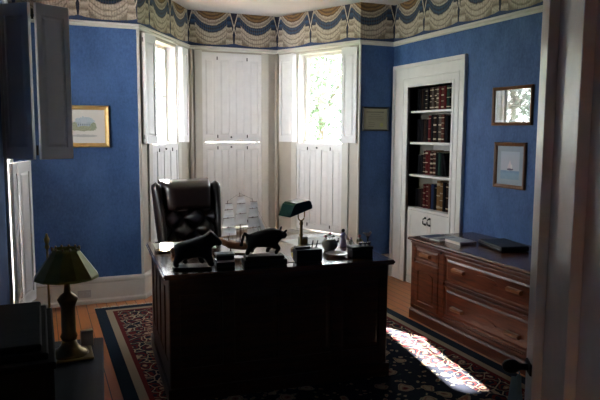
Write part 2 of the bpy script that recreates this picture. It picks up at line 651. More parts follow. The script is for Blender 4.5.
# right wall with an alcove opening
BY0, BY1, BZ1 = 4.71, 5.44, 2.0
mb = MB()
mb.box((XR, YF, 0), (XR + T, BY0, ZC)).box((XR, BY1, 0), (XR + T, YB + T, ZC)).box((XR, BY0, BZ1), (XR + T, BY1, ZC))
struct('wall_right', mb, 'blue_wallpaper')
# left wall with a window opening
WY0, WY1, WZ0, WZ1 = 4.28, 5.12, 0.34, 2.36
mb = MB()
mb.box((XL - T, YF, 0), (XL, WY0, ZC)).box((XL - T, WY1, 0), (XL, YB, ZC))
mb.box((XL - T, WY0, 0), (XL, WY1, WZ0)).box((XL - T, WY0, WZ1), (XL, WY1, ZC))
struct('wall_left', mb, 'blue_wallpaper')
# front wall with the doorway (camera side)
DX0, DX1, DZ = -0.12, 0.72, 2.15
mb = MB()
mb.box((XL - T, YF - 0.12, 0), (DX0, YF, ZC)).box((DX1, YF - 0.12, 0), (XR + T, YF, ZC)).box((DX0, YF - 0.12, DZ), (DX1, YF, ZC))
struct('wall_front', mb, 'blue_wallpaper')
# the hall behind
mb = MB().box((-1.2, -2.2, 0), (-1.1, YF - 0.12, ZC))
struct('wall_hall_left', mb, 'hall_plaster')
mb = MB().box((XR, -2.2, 0), (XR + 0.1, YF - 0.12, ZC))
struct('wall_hall_right', mb, 'hall_plaster')
mb = MB().box((-1.1, -2.2, 0), (XR, -2.1, ZC))
struct('wall_hall_back', mb, 'hall_plaster')


# bay facets
OPEN = {'left': (0.25, 0.95), 'center': (0.15, 0.85), 'right': (0.33, 1.01)}
OZ0, OZ1 = 0.42, 2.43


def bay_wall(k):
    p, d, L = FAC[k]
    u0, u1 = OPEN[k]
    mb = MB()
    mb.M = frame2(p, d)
    mb.box((0, -T, 0), (u0, 0, ZC)).box((u1, -T, 0), (L, 0, ZC))
    mb.box((u0, -T, 0), (u1, 0, OZ0)).box((u0, -T, OZ1), (u1, 0, ZC))
    # wedge closing the outer corner
    struct('wall_bay_' + k, mb, 'beige_paint')


for k in FAC:
    bay_wall(k)


def post(x, y, name):
    mb = MB().lathe([(0.10, 0), (0.10, ZC)], (x, y, 0), 10, smooth=False)
    struct(name, mb, 'beige_paint')


post(B_[0] - 0.055, B_[1] + 0.09, 'wall_bay_corner_left')
post(C_[0] + 0.055, C_[1] + 0.09, 'wall_bay_corner_right')


def window(n, p, d, u0, u1, z0, z1, label, style='double'):
    root = D.objects.new('window_%d' % n, None)
    COL.objects.link(root)
    root['kind'] = 'structure'
    root.matrix_world = frame2(p, d)
    c = MB()
    # reveals + sill
    c.box((u0 - 0.002, -T, z0), (u0 + 0.015, 0.0, z1)).box((u1 - 0.015, -T, z0), (u1 + 0.002, 0.0, z1)).box((u0, -T, z1 - 0.015), (u1, 0, z1 + .002))
    c.box((u0, -T - 0.03, z0 - 0.002), (u1, 0.0, z0 + 0.02))
    # casing
    for a, b in ((u0 - 0.085, u0), (u1, u1 + 0.085)):
        c.box((a, 0.0, z0 - 0.05), (b, 0.018, z1 + 0.012), 0.004)
    c.build('casing', 'trim_paint', root)
    s = MB().box((u0 - 0.10, -0.01, z0 - 0.035), (u1 + 0.10, 0.05, z0), 0.006)
    s.build('sill', 'trim_paint', root)
    f = MB()
    zm = (z0 + z1) / 2
    y0, y1 = -T + 0.01, -T + 0.045
    for (zz0, zz1, dy) in ((z0 + 0.02, zm + 0.02, 0.03), (zm - 0.02, z1 - 0.015, 0.0)):
        a, b = u0 + 0.015, u1 - 0.015
        q0, q1 = y0 + dy, y1 + dy - 0.005
        f.box((a, q0, zz0), (a + 0.04, q1, zz1)).box((b - 0.04, q0, zz0), (b, q1, zz1))
        f.box((a, q0, zz0), (b, q1, zz0 + 0.045)).box((a, q0, zz1 - 0.032), (b, q1, zz1))
        uc = (a + b) / 2
        f.box((uc - 0.009, q0 + .008, zz0), (uc + 0.009, q1 - .004, zz1))
        h = (zz0 + zz1) / 2
        f.box((a, q0 + .008, h - 0.009), (b, q1 - .004, h + 0.009))
    f.build('sash', 'white_paint', root)
    g = MB()
    for (zz0, zz1, dy) in ((z0 + 0.03, zm, 0.03), (zm, z1 - 0.03, 0.0)):
        g.box((u0 + 0.02, y0 + dy + 0.012, zz0), (u1 - 0.02, y0 + dy + 0.016, zz1))
    g.build('pane', 'window_glass', root)
    return root


for n, k in ((1, 'left'), (2, 'center'), (3, 'right')):
    p, d, L = FAC[k]
    window(n, p, d, OPEN[k][0], OPEN[k][1], OZ0, OZ1, k)
    c = frame2(p, d) @ Vector(((OPEN[k][0] + OPEN[k][1]) / 2, -T - 0.02, (1.43 + OZ1) / 2))
    nrm = frame2(p, d).to_3x3() @ Vector((0, 1, 0))
    portal('portal', c, nrm, 0.72, 1.02) if k != 'center' else portal('portal', c - Vector((0, 0, .5)), nrm, 0.72, 2.0)
window(4, (XL, WY0), (0, 1), 0, WY1 - WY0, WZ0, WZ1, 'side')
portal('portal', (XL - T - 0.03, (WY0 + WY1) / 2, (WZ0 + WZ1) / 2), (1, 0, 0), 0.82, 2.02)

# ------------------------------------------------------------------ trims: rail, border, baseboard
path = [(XL, YF), (XL, YB), A_, B_, C_, E_, (XR, YB), (XR, YF)]
names = ['left', 'back_left', 'bay_left', 'bay_center', 'bay_right', 'back_right', 'right']


def inset(i, off):
    """path corner i moved into the room by off (mitred)"""
    P = Vector(path[i])
    def nrm(a, b):
        d = (Vector(b) - Vector(a)).normalized()
        return Vector((d.y, -d.x))
    if i == 0:
        return P + nrm(path[0], path[1]) * off
    if i == len(path) - 1:
        return P + nrm(path[-2], path[-1]) * off
    n1, n2 = nrm(path[i - 1], path[i]), nrm(path[i], path[i + 1])
    bs = (n1 + n2)
    bs /= max(0.15, (1 + n1.dot(n2)))
    return P + bs * off


def run_profile(i, prof):
    """sweep (offset, z) profile along wall segment i with mitred ends"""
    mb = MB()
    a = [mb.v((*inset(i, o), z)) for o, z in prof]
    b = [mb.v((*inset(i + 1, o), z)) for o, z in prof]
    n = len(prof)
    for k in range(n):
        mb.face([a[k], a[(k + 1) % n], b[(k + 1) % n], b[k]])
    mb.face(a)
    mb.face(list(reversed(b)))
    return mb


tn = 1
u = 0.0
PER = 0.525
for i, nm in enumerate(names):
    L = (Vector(path[i + 1]) - Vector(path[i])).length
    mb = run_profile(i, [(0, ZR), (0.014, ZR), (0.022, ZR + 0.012), (0.018, ZR + 0.028), (0.03, ZR + 0.034), (0.03, ZR + 0.043), (0, ZR + 0.043)])
    struct('trim_%d' % tn, mb, 'trim_paint')
    tn += 1
    # wallpaper border
    reps = max(1, round(L / PER)) if nm not in ('bay_left', 'bay_right') else L / PER
    u0 = {'left': 0, 'bay_left': -0.45, 'bay_right': 0.0, 'back_right': 0.35, 'right': 0.0, 'back_left': 0.1}.get(nm, 0.0)
    if nm == 'back_right':
        reps = 0.65
    if nm == 'bay_left':
        u0, reps = -2.5, 2.5
    if nm == 'back_left':
        u0, reps = -0.1, 2.1
    mb = MB()
    a, b = inset(i, 0.004), inset(i + 1, 0.004)
    mb.quad_uv([(a.x, a.y, ZR + 0.043), (b.x, b.y, ZR + 0.043), (b.x, b.y, ZC), (a.x, a.y, ZC)],
               [(u0, 0), (u0 + reps, 0), (u0 + reps, 1), (u0, 1)])
    o = mb.build('trim_%d' % tn, 'swag_border', flip=False)
    o['kind'] = 'structure'
    tn += 1

base_prof = [(0, 0), (0.028, 0), (0.028, 0.03), (0.018, 0.045), (0.018, 0.185), (0.026, 0.2), (0.022, 0.22), (0.010, 0.235), (0, 0.235)]
for i, nm in enumerate(names):
    if nm in ('right', 'left'):
        continue
    struct('baseboard_' + nm, run_profile(i, base_prof), 'trim_paint')
mb = MB().box((XL, YF, 0), (XL + .018, YB - 0.03, 0.22), 0.004)
struct('baseboard_left', mb, 'trim_paint')
mb = MB().box((XR - .018, YF, 0), (XR, 4.52, 0.22), 0.004)
struct('baseboard_right', mb, 'trim_paint')
# white edge boards of the bay opening
mb = MB().box((0.838, YB - 0.016, 0.235), (0.862, YB + 0.004, ZR), 0.003)
struct('trim_%d' % tn, mb, 'trim_paint'); tn += 1
mb = MB().box((3.08, YB - 0.016, 0.235), (3.098, YB + 0.004, ZR), 0.003)
struct('trim_%d' % tn, mb, 'trim_paint'); tn += 1
for nm, (x, y) in (('l', B_), ('r', C_)):
    mb = MB().lathe([(0.022, 0.235), (0.022, ZR)], (x + (0.02 if nm == 'l' else -0.02), y - 0.03, 0), 12)
    struct('trim_%d' % tn, mb, 'beige_paint'); tn += 1


# ------------------------------------------------------------------ shutters
def leaf(parent, x0, z0, w, h, mat='shutter_paint', y=0.0, th=0.022, split=False):
    """one panelled shutter leaf, front face towards +y, left edge at x0"""
    mb = MB()
    st, rl = min(0.034, w * 0.2), 0.07
    mb.box((x0, y, z0), (x0 + st, y + th, z0 + h)).box((x0 + w - st, y, z0), (x0 + w, y + th, z0 + h))
    mb.box((x0 + st, y, z0), (x0 + w - st, y + th, z0 + rl)).box((x0 + st, y, z0 + h - rl), (x0 + w - st, y + th, z0 + h))
    a, b, c, e = x0 + st, x0 + w - st, z0 + rl, z0 + h - rl
    mb.box((a, y + 0.006, c), (b, y + th - 0.010, e))
    # raised field
    q = 0.022
    if b - a > 3 * q:
        for s, yy, ye in ((1, y + th - 0.010, y + th - 0.003), (-1, y + 0.006, y + 0.001)):
            o = [(a + 0.006, c + 0.006), (b - 0.006, c + 0.006), (b - 0.006, e - 0.006), (a + 0.006, e - 0.006)]
            i2 = [(a + q, c + q), (b - q, c + q), (b - q, e - q), (a + q, e - q)]
            vo = [mb.v((x, yy, z)) for x, z in o]
            vi = [mb.v((x, ye, z)) for x, z in i2]
            for k in range(4):
                mb.face([vo[k], vo[(k + 1) % 4], vi[(k + 1) % 4], vi[k]])
            mb.face(vi)
    return mb.build('leaf', mat, parent)


def hinges(parent, x, z0, h, y):
    for z in (z0 + 0.06, z0 + h - 0.06):
        mb = MB().lathe([(0.006, z - 0.018), (0.006, z + 0.018)], (x, y, 0), 8)
        mb.build('hinge', 'iron', parent)


def knob(parent, x, z, y):
    mb = MB().lathe([(0.004, y), (0.004, y + .008), (0.010, y + .012), (0.011, y + .018), (0.006, y + .023)], (x, 0, z), 10, axis='y')
    # lathe axis y uses c.y as origin
    mb.build('knob', 'iron', parent)


UZ0, UZ1, LZ0, LZ1 = 1.436, 2.425, 0.445, 1.425
SG = 'panelled window shutters'


def facet_thing(name, label, k, u, z, y, ang=0.0, group=SG):
    p, d, L = FAC[k]
    M = frame2(p, d)
    o = D.objects.new(name, None)
    COL.objects.link(o)
    o.matrix_world = M @ Matrix.Translation((u, y, z)) @ Matrix.Rotation(ang, 4, 'Z')
    return tag(o, label, 'shutter', group)


WN = {'left': 'left bay window, beside the blue wall', 'center': 'closed middle bay window', 'right': 'right bay window, above the green desk lamp'}
for k in ('left', 'center', 'right'):
    u0, u1 = OPEN[k]
    w2 = (u1 - u0) / 2
    q = w2 / 2
    # closed lower halves: two bifolds
    for s, side in ((0, 'left'), (1, 'right')):
        where = {'left': 'left bay window', 'center': 'middle bay window', 'right': 'right bay window'}[k]
        t = facet_thing('window_shutter', 'white panelled lower shutter pair, closed across the %s half of the %s' % (side, where), k, u0 + s * w2, 0, -0.012)
        leaf(t, 0.0005, LZ0, q - 0.0012, LZ1 - LZ0)
        leaf(t, q + 0.0005, LZ0, q - 0.0012, LZ1 - LZ0)
        hinges(t, q, LZ0, LZ1 - LZ0, 0.024)
        if s == 0:
            knob(t, w2 - 0.02, LZ1 - 0.05, 0.02)
    if k == 'center':
        for s, side in ((0, 'left'), (1, 'right')):
            t = facet_thing('window_shutter', 'white panelled upper shutter pair, closed across the %s half of the middle bay window' % side, k, u0 + s * w2, 0, -0.012)
            leaf(t, 0.0005, UZ0, q - 0.0012, UZ1 - UZ0)
            leaf(t, q + 0.0005, UZ0, q - 0.0012, UZ1 - UZ0)
            hinges(t, q, UZ0, UZ1 - UZ0, 0.024)
            if s == 0:
                knob(t, w2 - 0.02, UZ0 + 0.05, 0.02)
# opened upper bifolds, folded back
def folded(k, u, w_, ang, label, sgn):
    t = facet_thing('window_shutter', label, k, u, 0, 0.022, ang)
    x0 = 0 if sgn > 0 else -w_
    leaf(t, x0, UZ0, w_, UZ1 - UZ0, y=0.0)
    leaf(t, x0 + (0.004 if sgn > 0 else -0.004), UZ0, w_, UZ1 - UZ0, y=0.024)
    hinges(t, x0 + (w_ if sgn > 0 else 0), UZ0, UZ1 - UZ0, 0.023)
    return t


folded('left', 0.25, 0.215, 0.05, 'white panelled upper shutter folded open between blue wall and left bay window', -1)
folded('left', 0.955, 0.21, -0.06, 'white panelled upper shutter folded open on the right of the left bay window', 1)
folded('right', 0.325, 0.235, 0.06, 'white panelled upper shutter folded open on the left of the right bay window', -1)
folded('right', 1.015, 0.18, -0.22, 'white panelled upper shutter folded open at the right of the right bay window', 1)

# dark upper bifold standing out from the left wall window, V towards the camera
def free_shutter(p0, p1, z0, z1, parent, mat='shutter_paint'):
    d = Vector((p1[0] - p0[0], p1[1] - p0[1]))
    L = d.length
    d /= L
    o = leaf(parent, 0.003, z0, L - 0.006, z1 - z0, mat)
    o.matrix_local = Matrix(((d.x, d.y, 0, p0[0]), (d.y, -d.x, 0, p0[1]), (0, 0, 1, 0), (0, 0, 0, 1)))
    return o


h0, h1, h2 = (-0.178, 4.262), (-0.014, 4.112), (0.194, 4.222)
t = thing('window_shutter', 'dark backlit bifold shutter standing open from the side window at far left', 'shutter', group=SG)
free_shutter(h0, h1, 1.375, 2.305, t)
free_shutter((h1[0] + 0.016, h1[1] - .003), h2, 1.375, 2.305, t)
for z in (1.43, 2.24):
    mb = MB().lathe([(0.007, z - 0.03), (0.007, z + 0.03)], (h1[0] + 0.008, h1[1] - 0.004, 0), 8)
    mb.build('hinge', 'iron', t)
t = thing('window_shutter', 'unseen closed lower shutter of the side window, added behind the ajar one to block light', 'shutter', group=SG)
free_shutter((XL - 0.010, 4.71), (XL - 0.010, 5.115), 0.365, 1.342, t)  # out of view, added to keep window light off the lower wall
t = thing('window_shutter', 'pale lower shutter ajar at the left edge beneath the dark shutter', 'shutter', group=SG)
free_shutter((XL + 0.024, 4.275), (-0.152, 4.485), 0.365, 1.342, t)
free_shutter((-0.150, 4.489), (-0.072, 4.70), 0.365, 1.342, t)
for z in (0.45, 1.26):
    hg = MB().lathe([(0.007, z - 0.03), (0.007, z + 0.03)], (-0.165, 4.487, 0), 8)
    hg.build('hinge', 'iron', t)

# ------------------------------------------------------------------ bookcase in the right wall
bk = thing('built_in_bookcase', 'white built-in bookcase set into the blue wall behind the sideboard', 'bookcase', (XR, 0, 0))
c = MB()
def casing_board(mb, y0, y1, z0, z1):
    mb.box((-0.022, y0, z0), (0, y1, z1), 0.003)
cw = 0.165
casing_board(c, BY0 - cw, BY0, 0, BZ1 + 0.21)
casing_board(c, BY1, BY1 + cw + 0.1, 0, BZ1 + 0.21)
casing_board(c, BY0, BY1, BZ1, BZ1 + 0.21)
# backband and inner bead
c.box((-0.036, BY0 - cw - 0.02, 0), (0, BY0 - cw + 0.02, BZ1 + 0.235), 0.004)
c.box((-0.036, BY1 + cw + 0.08, 0), (0, BY1 + cw + 0.12, BZ1 + 0.235), 0.004)
c.box((-0.036, BY0 - cw, BZ1 + 0.195), (0, BY1 + cw + .1, BZ1 + 0.235), 0.004)
c.box((-0.03, BY0 - 0.03, 0), (0, BY0, BZ1 + 0.03), 0.006).box((-0.03, BY1, 0), (0, BY1 + 0.03, BZ1 + 0.03), 0.006).box((-0.03, BY0, BZ1), (0, BY1, BZ1 + 0.03), 0.006)
c.box((-0.028, BY0 - 0.10, 0), (0, BY0 - 0.085, BZ1 + 0.1), 0.004).box((-0.028, BY1 + 0.085, 0), (0, BY1 + 0.10, BZ1 + 0.1), 0.004).box((-0.028, BY0 - .09, BZ1 + 0.085), (0, BY1 + .09, BZ1 + 0.1), 0.004)
c.build('casing', 'white_paint', bk)
BD = 0.30
c = MB()
c.box((0, BY0 - 0.02, 0), (BD, BY0, BZ1)).box((0, BY1, 0), (BD, BY1 + 0.02, BZ1)).box((0, BY0 - .02, BZ1), (BD, BY1 + .02, BZ1 + 0.02))
c.box((0, BY0 - .02, 0), (BD, BY1 + .02, 0.07))
c.build('cabinet_sides', 'white_paint', bk)
MB().box((BD, BY0 - .02, 0), (BD + 0.015, BY1 + .02, BZ1 + .02)).build('back_panel', 'white_paint', bk)
SHZ = [1.767, 1.454, 1.128]
for z in SHZ:
    MB().box((0.012, BY0 + .001, z - 0.022), (BD - .001, BY1 - .001, z), 0.003).build('shelf', 'white_paint', bk)
MB().box((0.005, BY0 + .001, 0.765), (BD - .001, BY1 - .001, 0.79), 0.003).build('shelf', 'white_paint', bk)
ym = (BY0 + BY1) / 2
for a, b, s in ((BY0 + 0.004, ym - 0.002, 1), (ym + 0.002, BY1 - 0.004, -1)):
    dd = MB()
    dd.box((0.004, a, 0.075), (0.022, b, 0.762), 0.002)
    p = 0.05
    dd.box((0.0, a, 0.075), (0.006, a + p, 0.762)).box((0.0, b - p, 0.075), (0.006, b, 0.762)).box((0.0, a + p, 0.075), (0.006, b - p, 0.075 + p)).box((0.0, a + p, 0.762 - p), (0.006, b - p, 0.762))
    do = dd.build('door', 'white_paint', bk)
    yy = (b - 0.035) if s > 0 else (a + 0.035)
    hm = MB()
    hm.box((-0.004, yy - 0.014, 0.635), (0.0, yy + 0.014, 0.655)).box((-0.004, yy - 0.014, 0.700), (0.0, yy + 0.014, 0.720))
    hm.tube([(-0.004, yy, 0.71), (-0.028, yy, 0.70), (-0.030, yy, 0.678), (-0.028, yy, 0.655), (-0.004, yy, 0.645)], 0.006)
    hm.build('handle', 'iron', do)

# books: spine towards -x
BC = {}
def book_mat(name, col):
    if name not in BC:
        BC[name] = plain(name, col, 0.7, spec=0.05, var=0.25, scale=60)
    return name


def make_book(th, h, dep, col, bands, seed):
    mb = MB()
    rr = random.Random(seed)
    # cover with rounded spine: profile in (x=depth, y=thickness)
    k = 6
    pts = [(dep, 0), (dep, th)]
    for i in range(k + 1):
        a = PI / 2 + PI * i / k
        pts.append((0.008 + 0.008 * math.cos(a), th / 2 + th / 2 * math.sin(a)))
    mb.prism(pts, 0, h, 'z', 0)
    if bands:
        nb = rr.choice((3, 4, 5))
        for j in range(nb):
            z = h * (0.12 + 0.76 * j / (nb - 1))
            b2 = []
            for i in range(k + 1):
                a = PI / 2 + PI * i / k
                b2.append((0.0075 + 0.0095 * math.cos(a), th / 2 + (th / 2) * 0.99 * math.sin(a)))
            hh = bands if j % 2 == 0 else bands * 0.5
            mb.prism([(0.012, th * .995)] + b2 + [(0.012, th * .005)], z - hh, z + hh, 'z', 1)
    mb.box((0.014, 0.003, 0.0015), (dep - 0.002, th - 0.003, h + 0.0008), 0, 2)
    return mb


CD = {'black': (0.004, 0.004, 0.005), 'dark brown': (0.018, 0.009, 0.006), 'dark red': (0.065, 0.008, 0.009), 'grey brown': (0.06, 0.045, 0.035),
      'reddish brown': (0.06, 0.018, 0.012), 'navy': (0.015, 0.022, 0.05), 'tan': (0.14, 0.075, 0.03), 'dark green': (0.012, 0.030, 0.022)}
ORD = ['first', 'second', 'third', 'fourth', 'fifth', 'sixth', 'seventh', 'eighth', 'ninth', 'tenth', 'eleventh', 'twelfth', 'thirteenth', 'fourteenth', 'fifteenth', 'sixteenth', 'seventeenth']
# each shelf, from the left (far end): (thickness, height, colour, bands)
ROWS = [
    ('top', 1.767, 5.43, [(.036, .205, 'black', 0), (.034, .20, 'black', 0), (.036, .205, 'dark brown', 0), (.034, .21, 'black', 0), (.036, .205, 'dark brown', .003), (.034, .21, 'black', 0),
                          (.038, .21, 'dark brown', .006), (.040, .21, 'grey brown', .006), (.040, .212, 'dark brown', .005), (.038, .212, 'grey brown', .007), (.042, .215, 'dark red', 0),
                          (.040, .21, 'reddish brown', .006), (.036, .215, 'dark red', 0), (.040, .215, 'dark green', .005), (.040, .215, 'black', .003)]),
    ('second', 1.454, 5.43, [(.042, .19, 'black', 0), (.042, .185, 'black', 0), (.04, .19, 'black', 0), (.042, .185, 'dark brown', 0), (.036, .19, 'black', 0), (.042, .22, 'dark red', .003), (.042, .225, 'black', 0),
                             (.046, .225, 'dark brown', .008), (.042, .22, 'black', 0), (.048, .225, 'grey brown', .007), (.046, .225, 'reddish brown', .004), (.05, .215, 'black', 0)]),
    ('third', 1.128, 5.40, [(.05, .16, 'black', 0), (.045, .165, 'black', 0), (.042, .20, 'dark brown', .003), (.042, .205, 'dark red', .008), (.04, .205, 'dark red', 0), (.042, .195, 'dark brown', .008),
                            (.044, .20, 'reddish brown', .008), (.044, .19, 'black', 0), (.042, .192, 'dark green', 0), (.044, .188, 'black', 0)]),
    ('bottom', 0.79, 5.43, [(.048, .17, 'black', 0), (.05, .175, 'black', 0), (.045, .18, 'dark brown', 0), (.042, .225, 'dark red', .004), (.046, .23, 'dark red', .003), (.040, .23, 'reddish brown', 0),
                            (.050, .235, 'navy', 0), (.044, .20, 'black', 0), (.056, .27, 'tan', .012), (.05, .255, 'tan', .006), (.045, .265, 'black', 0), (.05, .255, 'dark brown', .006)]),
]
sd_ = 0
for shelf, z, y, row in ROWS:
    for i, (th, h, colr, bands) in enumerate(row):
        h *= {'top': 1.06, 'second': 1.2, 'third': 1.2, 'bottom': 1.08}[shelf]
        if y - th < BY0 + 0.004:
            break
        sd_ += 1
        dep = 0.15 + 0.02 * random.random()
        mb = make_book(th - 0.0015, h, dep, colr, bands, sd_)
        book_mat('leather_' + colr.replace(' ', '_'), CD[colr])
        o = mb.build('book', ['leather_' + colr.replace(' ', '_'), 'gold_band', 'cream_card'])
        y -= th
        o.location = (XR + 0.075 + random.uniform(0, .012), y, z + 0.0012)
        tag(o, '%s %sbook, %s from the left on the %s shelf of the bookcase' % (colr, 'gilt-banded ' if bands else '', ORD[i], shelf), 'book', 'books on the %s shelf of the bookcase' % shelf)
    if shelf == 'third':
        mb = make_book(.026, .20, .15, 'black', 0, 99)
        o = mb.build('book', ['leather_black', 'gold_band', 'cream_card'])
        o.location = (XR + 0.075, y - 0.068, z + 0.0078)
        o.rotation_euler = (math.radians(-12), 0, 0)
        tag(o, 'slim black book leaning at the right end of the third shelf', 'book', 'books on the third shelf of the bookcase')

# ------------------------------------------------------------------ sideboard
SX, SY0, SY1, SH = 2.83, 2.46, 4.33, 0.688
sb = thing('sideboard', 'long reddish wooden sideboard with bar handles along the blue right wall', 'sideboard', (SX, 0, 0))
DEP = XR - 0.024 - SX
MB().box((0.02, SY0, 0.09), (DEP, SY1, SH - 0.028)).build('carcass', 'sideboard_wood', sb)
pl = MB().prism([(0.0, 0.0), (0.0, 0.07), (0.008, 0.085), (0.02, 0.095), (0.03, 0.10), (DEP, 0.10), (DEP, 0.0)], SY0 - 0.012, SY1 + 0.012, 'y')
pl.build('plinth', 'sideboard_wood', sb)
tp = MB().prism([(-0.018, SH - 0.022), (-0.024, SH - 0.012), (-0.018, SH - 0.003), (-0.010, SH), (DEP, SH), (DEP, SH - 0.028), (-0.006, SH - 0.028)], SY0 - 0.024, SY1 + 0.024, 'y')
tp.build('top', 'sideboard_top_wood', sb)
fr = MB()
div = [(SY1 - 0.045, SY1), (3.885, 3.945), (2.845, 2.905), (SY0, SY0 + 0.045)]
for a, b in div:
    fr.box((0.004, a, 0.10), (0.022, b, SH - 0.028), 0.003)
fr.box((0.004, SY0, SH - 0.058), (0.0205, SY1, SH - 0.028), 0.002)
fr.box((0.004, SY0, 0.10), (0.0205, SY1, 0.125), 0.002)
fr.box((-0.006, SY0, SH - 0.045), (0.01, SY1, SH - 0.034), 0.003)
fr.build('face_frame', 'sideboard_wood', sb)


def raised(mb, y0, y1, z0, z1, x=0.02, out=0.018, fr_=0.03):
    """moulded drawer front: lip frame and a raised field"""
    mb.box((x - out * .6, y0, z0), (x, y1, z1), 0.003)
    # frame lip
    for a, b, c_, d_ in ((y0, y1, z0, z0 + 0.012), (y0, y1, z1 - 0.012, z1), (y0, y0 + 0.012, z0, z1), (y1 - 0.012, y1, z0, z1)):
        mb.box((x - out, a, c_), (x - out * .5, b, d_), 0.003)
    q = fr_
    vo = [mb.v((x - out * .6, yy, zz)) for yy, zz in ((y0 + q, z0 + q), (y1 - q, z0 + q), (y1 - q, z1 - q), (y0 + q, z1 - q))]
    vi = [mb.v((x - out * .95, yy, zz)) for yy, zz in ((y0 + q * 1.7, z0 + q * 1.5), (y1 - q * 1.7, z0 + q * 1.5), (y1 - q * 1.7, z1 - q * 1.5), (y0 + q * 1.7, z1 - q * 1.5))]
    for k in range(4):
        mb.face([vo[k], vo[(k + 1) % 4], vi[(k + 1) % 4], vi[k]])
    mb.face(vi)
    return mb


def bar_handle(parent, y, z, x, L=0.13):
    mb = MB()
    mb.prism([(x, z - 0.012), (x - 0.022, z - 0.015), (x - 0.030, z - 0.004), (x - 0.030, z + 0.008), (x - 0.018, z + 0.015), (x, z + 0.015)], y - L / 2, y + L / 2, 'y')
    return mb.build('handle', 'handle_wood', parent)


# wide middle drawers
for z0, z1, hz in ((0.405, 0.622, 0.527), (0.130, 0.385, 0.232)):
    dr = raised(MB(), 2.912, 3.878, z0, z1).build('drawer', 'sideboard_wood', sb)
    for y in (3.69, 3.10):
        bar_handle(dr, y, hz, 0.004)
    cv = MB()
    yc = 3.395
    cv.prism([(yc - 0.13, hz), (yc - 0.09, hz + 0.02), (yc, hz + 0.028), (yc + 0.09, hz + 0.02), (yc + 0.13, hz), (yc + .09, hz - 0.02), (yc, hz - 0.028), (yc - 0.09, hz - 0.02)], -0.003, 0.004, 'x')
    cv.build('carved_panel', 'sideboard_wood', dr)
# end bays: small drawer above an arched door
for a, b in ((3.952, 4.278), (2.512, 2.838)):
    dr = raised(MB(), a, b, 0.512, 0.622, fr_=0.018).build('drawer', 'sideboard_wood', sb)
    bar_handle(dr, (a + b) / 2, 0.567, 0.004)
    dm = MB()
    dm.box((0.008, a, 0.130), (0.02, b, 0.495), 0.003)
    s = 0.05
    dm.box((0.0, a, 0.13), (0.01, a + s, 0.495), 0.003).box((0.0, b - s, 0.13), (0.01, b, 0.495), 0.003).box((0.0, a + s, 0.13), (0.01, b - s, 0.175), 0.003)
    arch = [(a + s, 0.495), (a + s, 0.42)]
    n = 10
    for i in range(n + 1):
        y = a + s + (b - a - 2 * s) * i / n
        arch.append((y, 0.42 + 0.035 * math.sin(PI * i / n) ** 0.6))
    arch += [(b - s, 0.495)]
    dm.prism(arch, 0.0, 0.01, 'x')
    do = dm.build('door', 'sideboard_wood', sb)
    fm = MB()
    arch2 = [(a + s + .022, 0.20), (b - s - .022, 0.20)] + [(b - s - .022 - (b - a - 2 * s - .044) * i / n, 0.395 + 0.032 * math.sin(PI * i / n) ** 0.6) for i in range(n + 1)]
    fm.prism(arch2, 0.001, 0.009, 'x')
    fm.build('carved_panel', 'sideboard_wood', do)
ke = MB().lathe([(0.009, 0.0), (0.009, 0.006)], (-0.004, 3.915, 0.625), 10, axis='x')
ke.build('keyhole', 'iron', sb)

# things on the sideboard
def flat_stack(name, label, cat, p, size, rz, mats, z, group=None, th=0.006):
    t = thing(name, label, cat, (p[0], p[1], z), rz, group)
    w_, h_ = size
    MB().box((-w_ / 2, -h_ / 2, 0.0), (w_ / 2, h_ / 2, 0.001)).box((-w_ / 2, -h_ / 2, th - 0.001), (w_ / 2, h_ / 2, th)).build('cover', mats[0], t)
    MB().box((-w_ / 2 + 0.002, -h_ / 2 + 0.002, 0.001), (w_ / 2 - .002, h_ / 2 - .002, th - 0.001)).build('pages', mats[1], t)
    if len(mats) > 2:
        MB().box((-w_ * .35, -h_ * .30, th), (w_ * .35, h_ * .12, th + 0.0006)).build('cover_picture', mats[2], t)
    return t


flat_stack('magazine', 'dark blue magazine at the far corner of the sideboard', 'magazine', (3.01, 4.268), (.20, .115), 0.08, ('navy_cover', 'paper'), SH, th=.007)
flat_stack('magazine', 'grey magazine with a dark cover picture lying across the sideboard magazines', 'magazine', (3.03, 4.128), (.25, .125), 0.10, ('grey_cover', 'paper', 'navy_cover'), SH, th=.009)
flat_stack('book', 'thick pale grey book lying on the sideboard nearest the black binder', 'book', (3.035, 3.95), (.15, .21), -0.04, ('grey_cover', 'paper'), SH, th=.022)
bn = thing('binder', 'black zip binder lying on the sideboard beside the white door', 'binder', (3.20, 3.655, SH + .001), -0.21)
MB().box((-0.115, -0.18, 0.0), (0.115, 0.18, 0.042), 0.012).build('cover', 'black_plastic', bn)
zp = MB()
zp.box((-0.1165, -0.165, 0.018), (-0.112, 0.165, 0.023))
zp.build('zip', 'silver', bn)

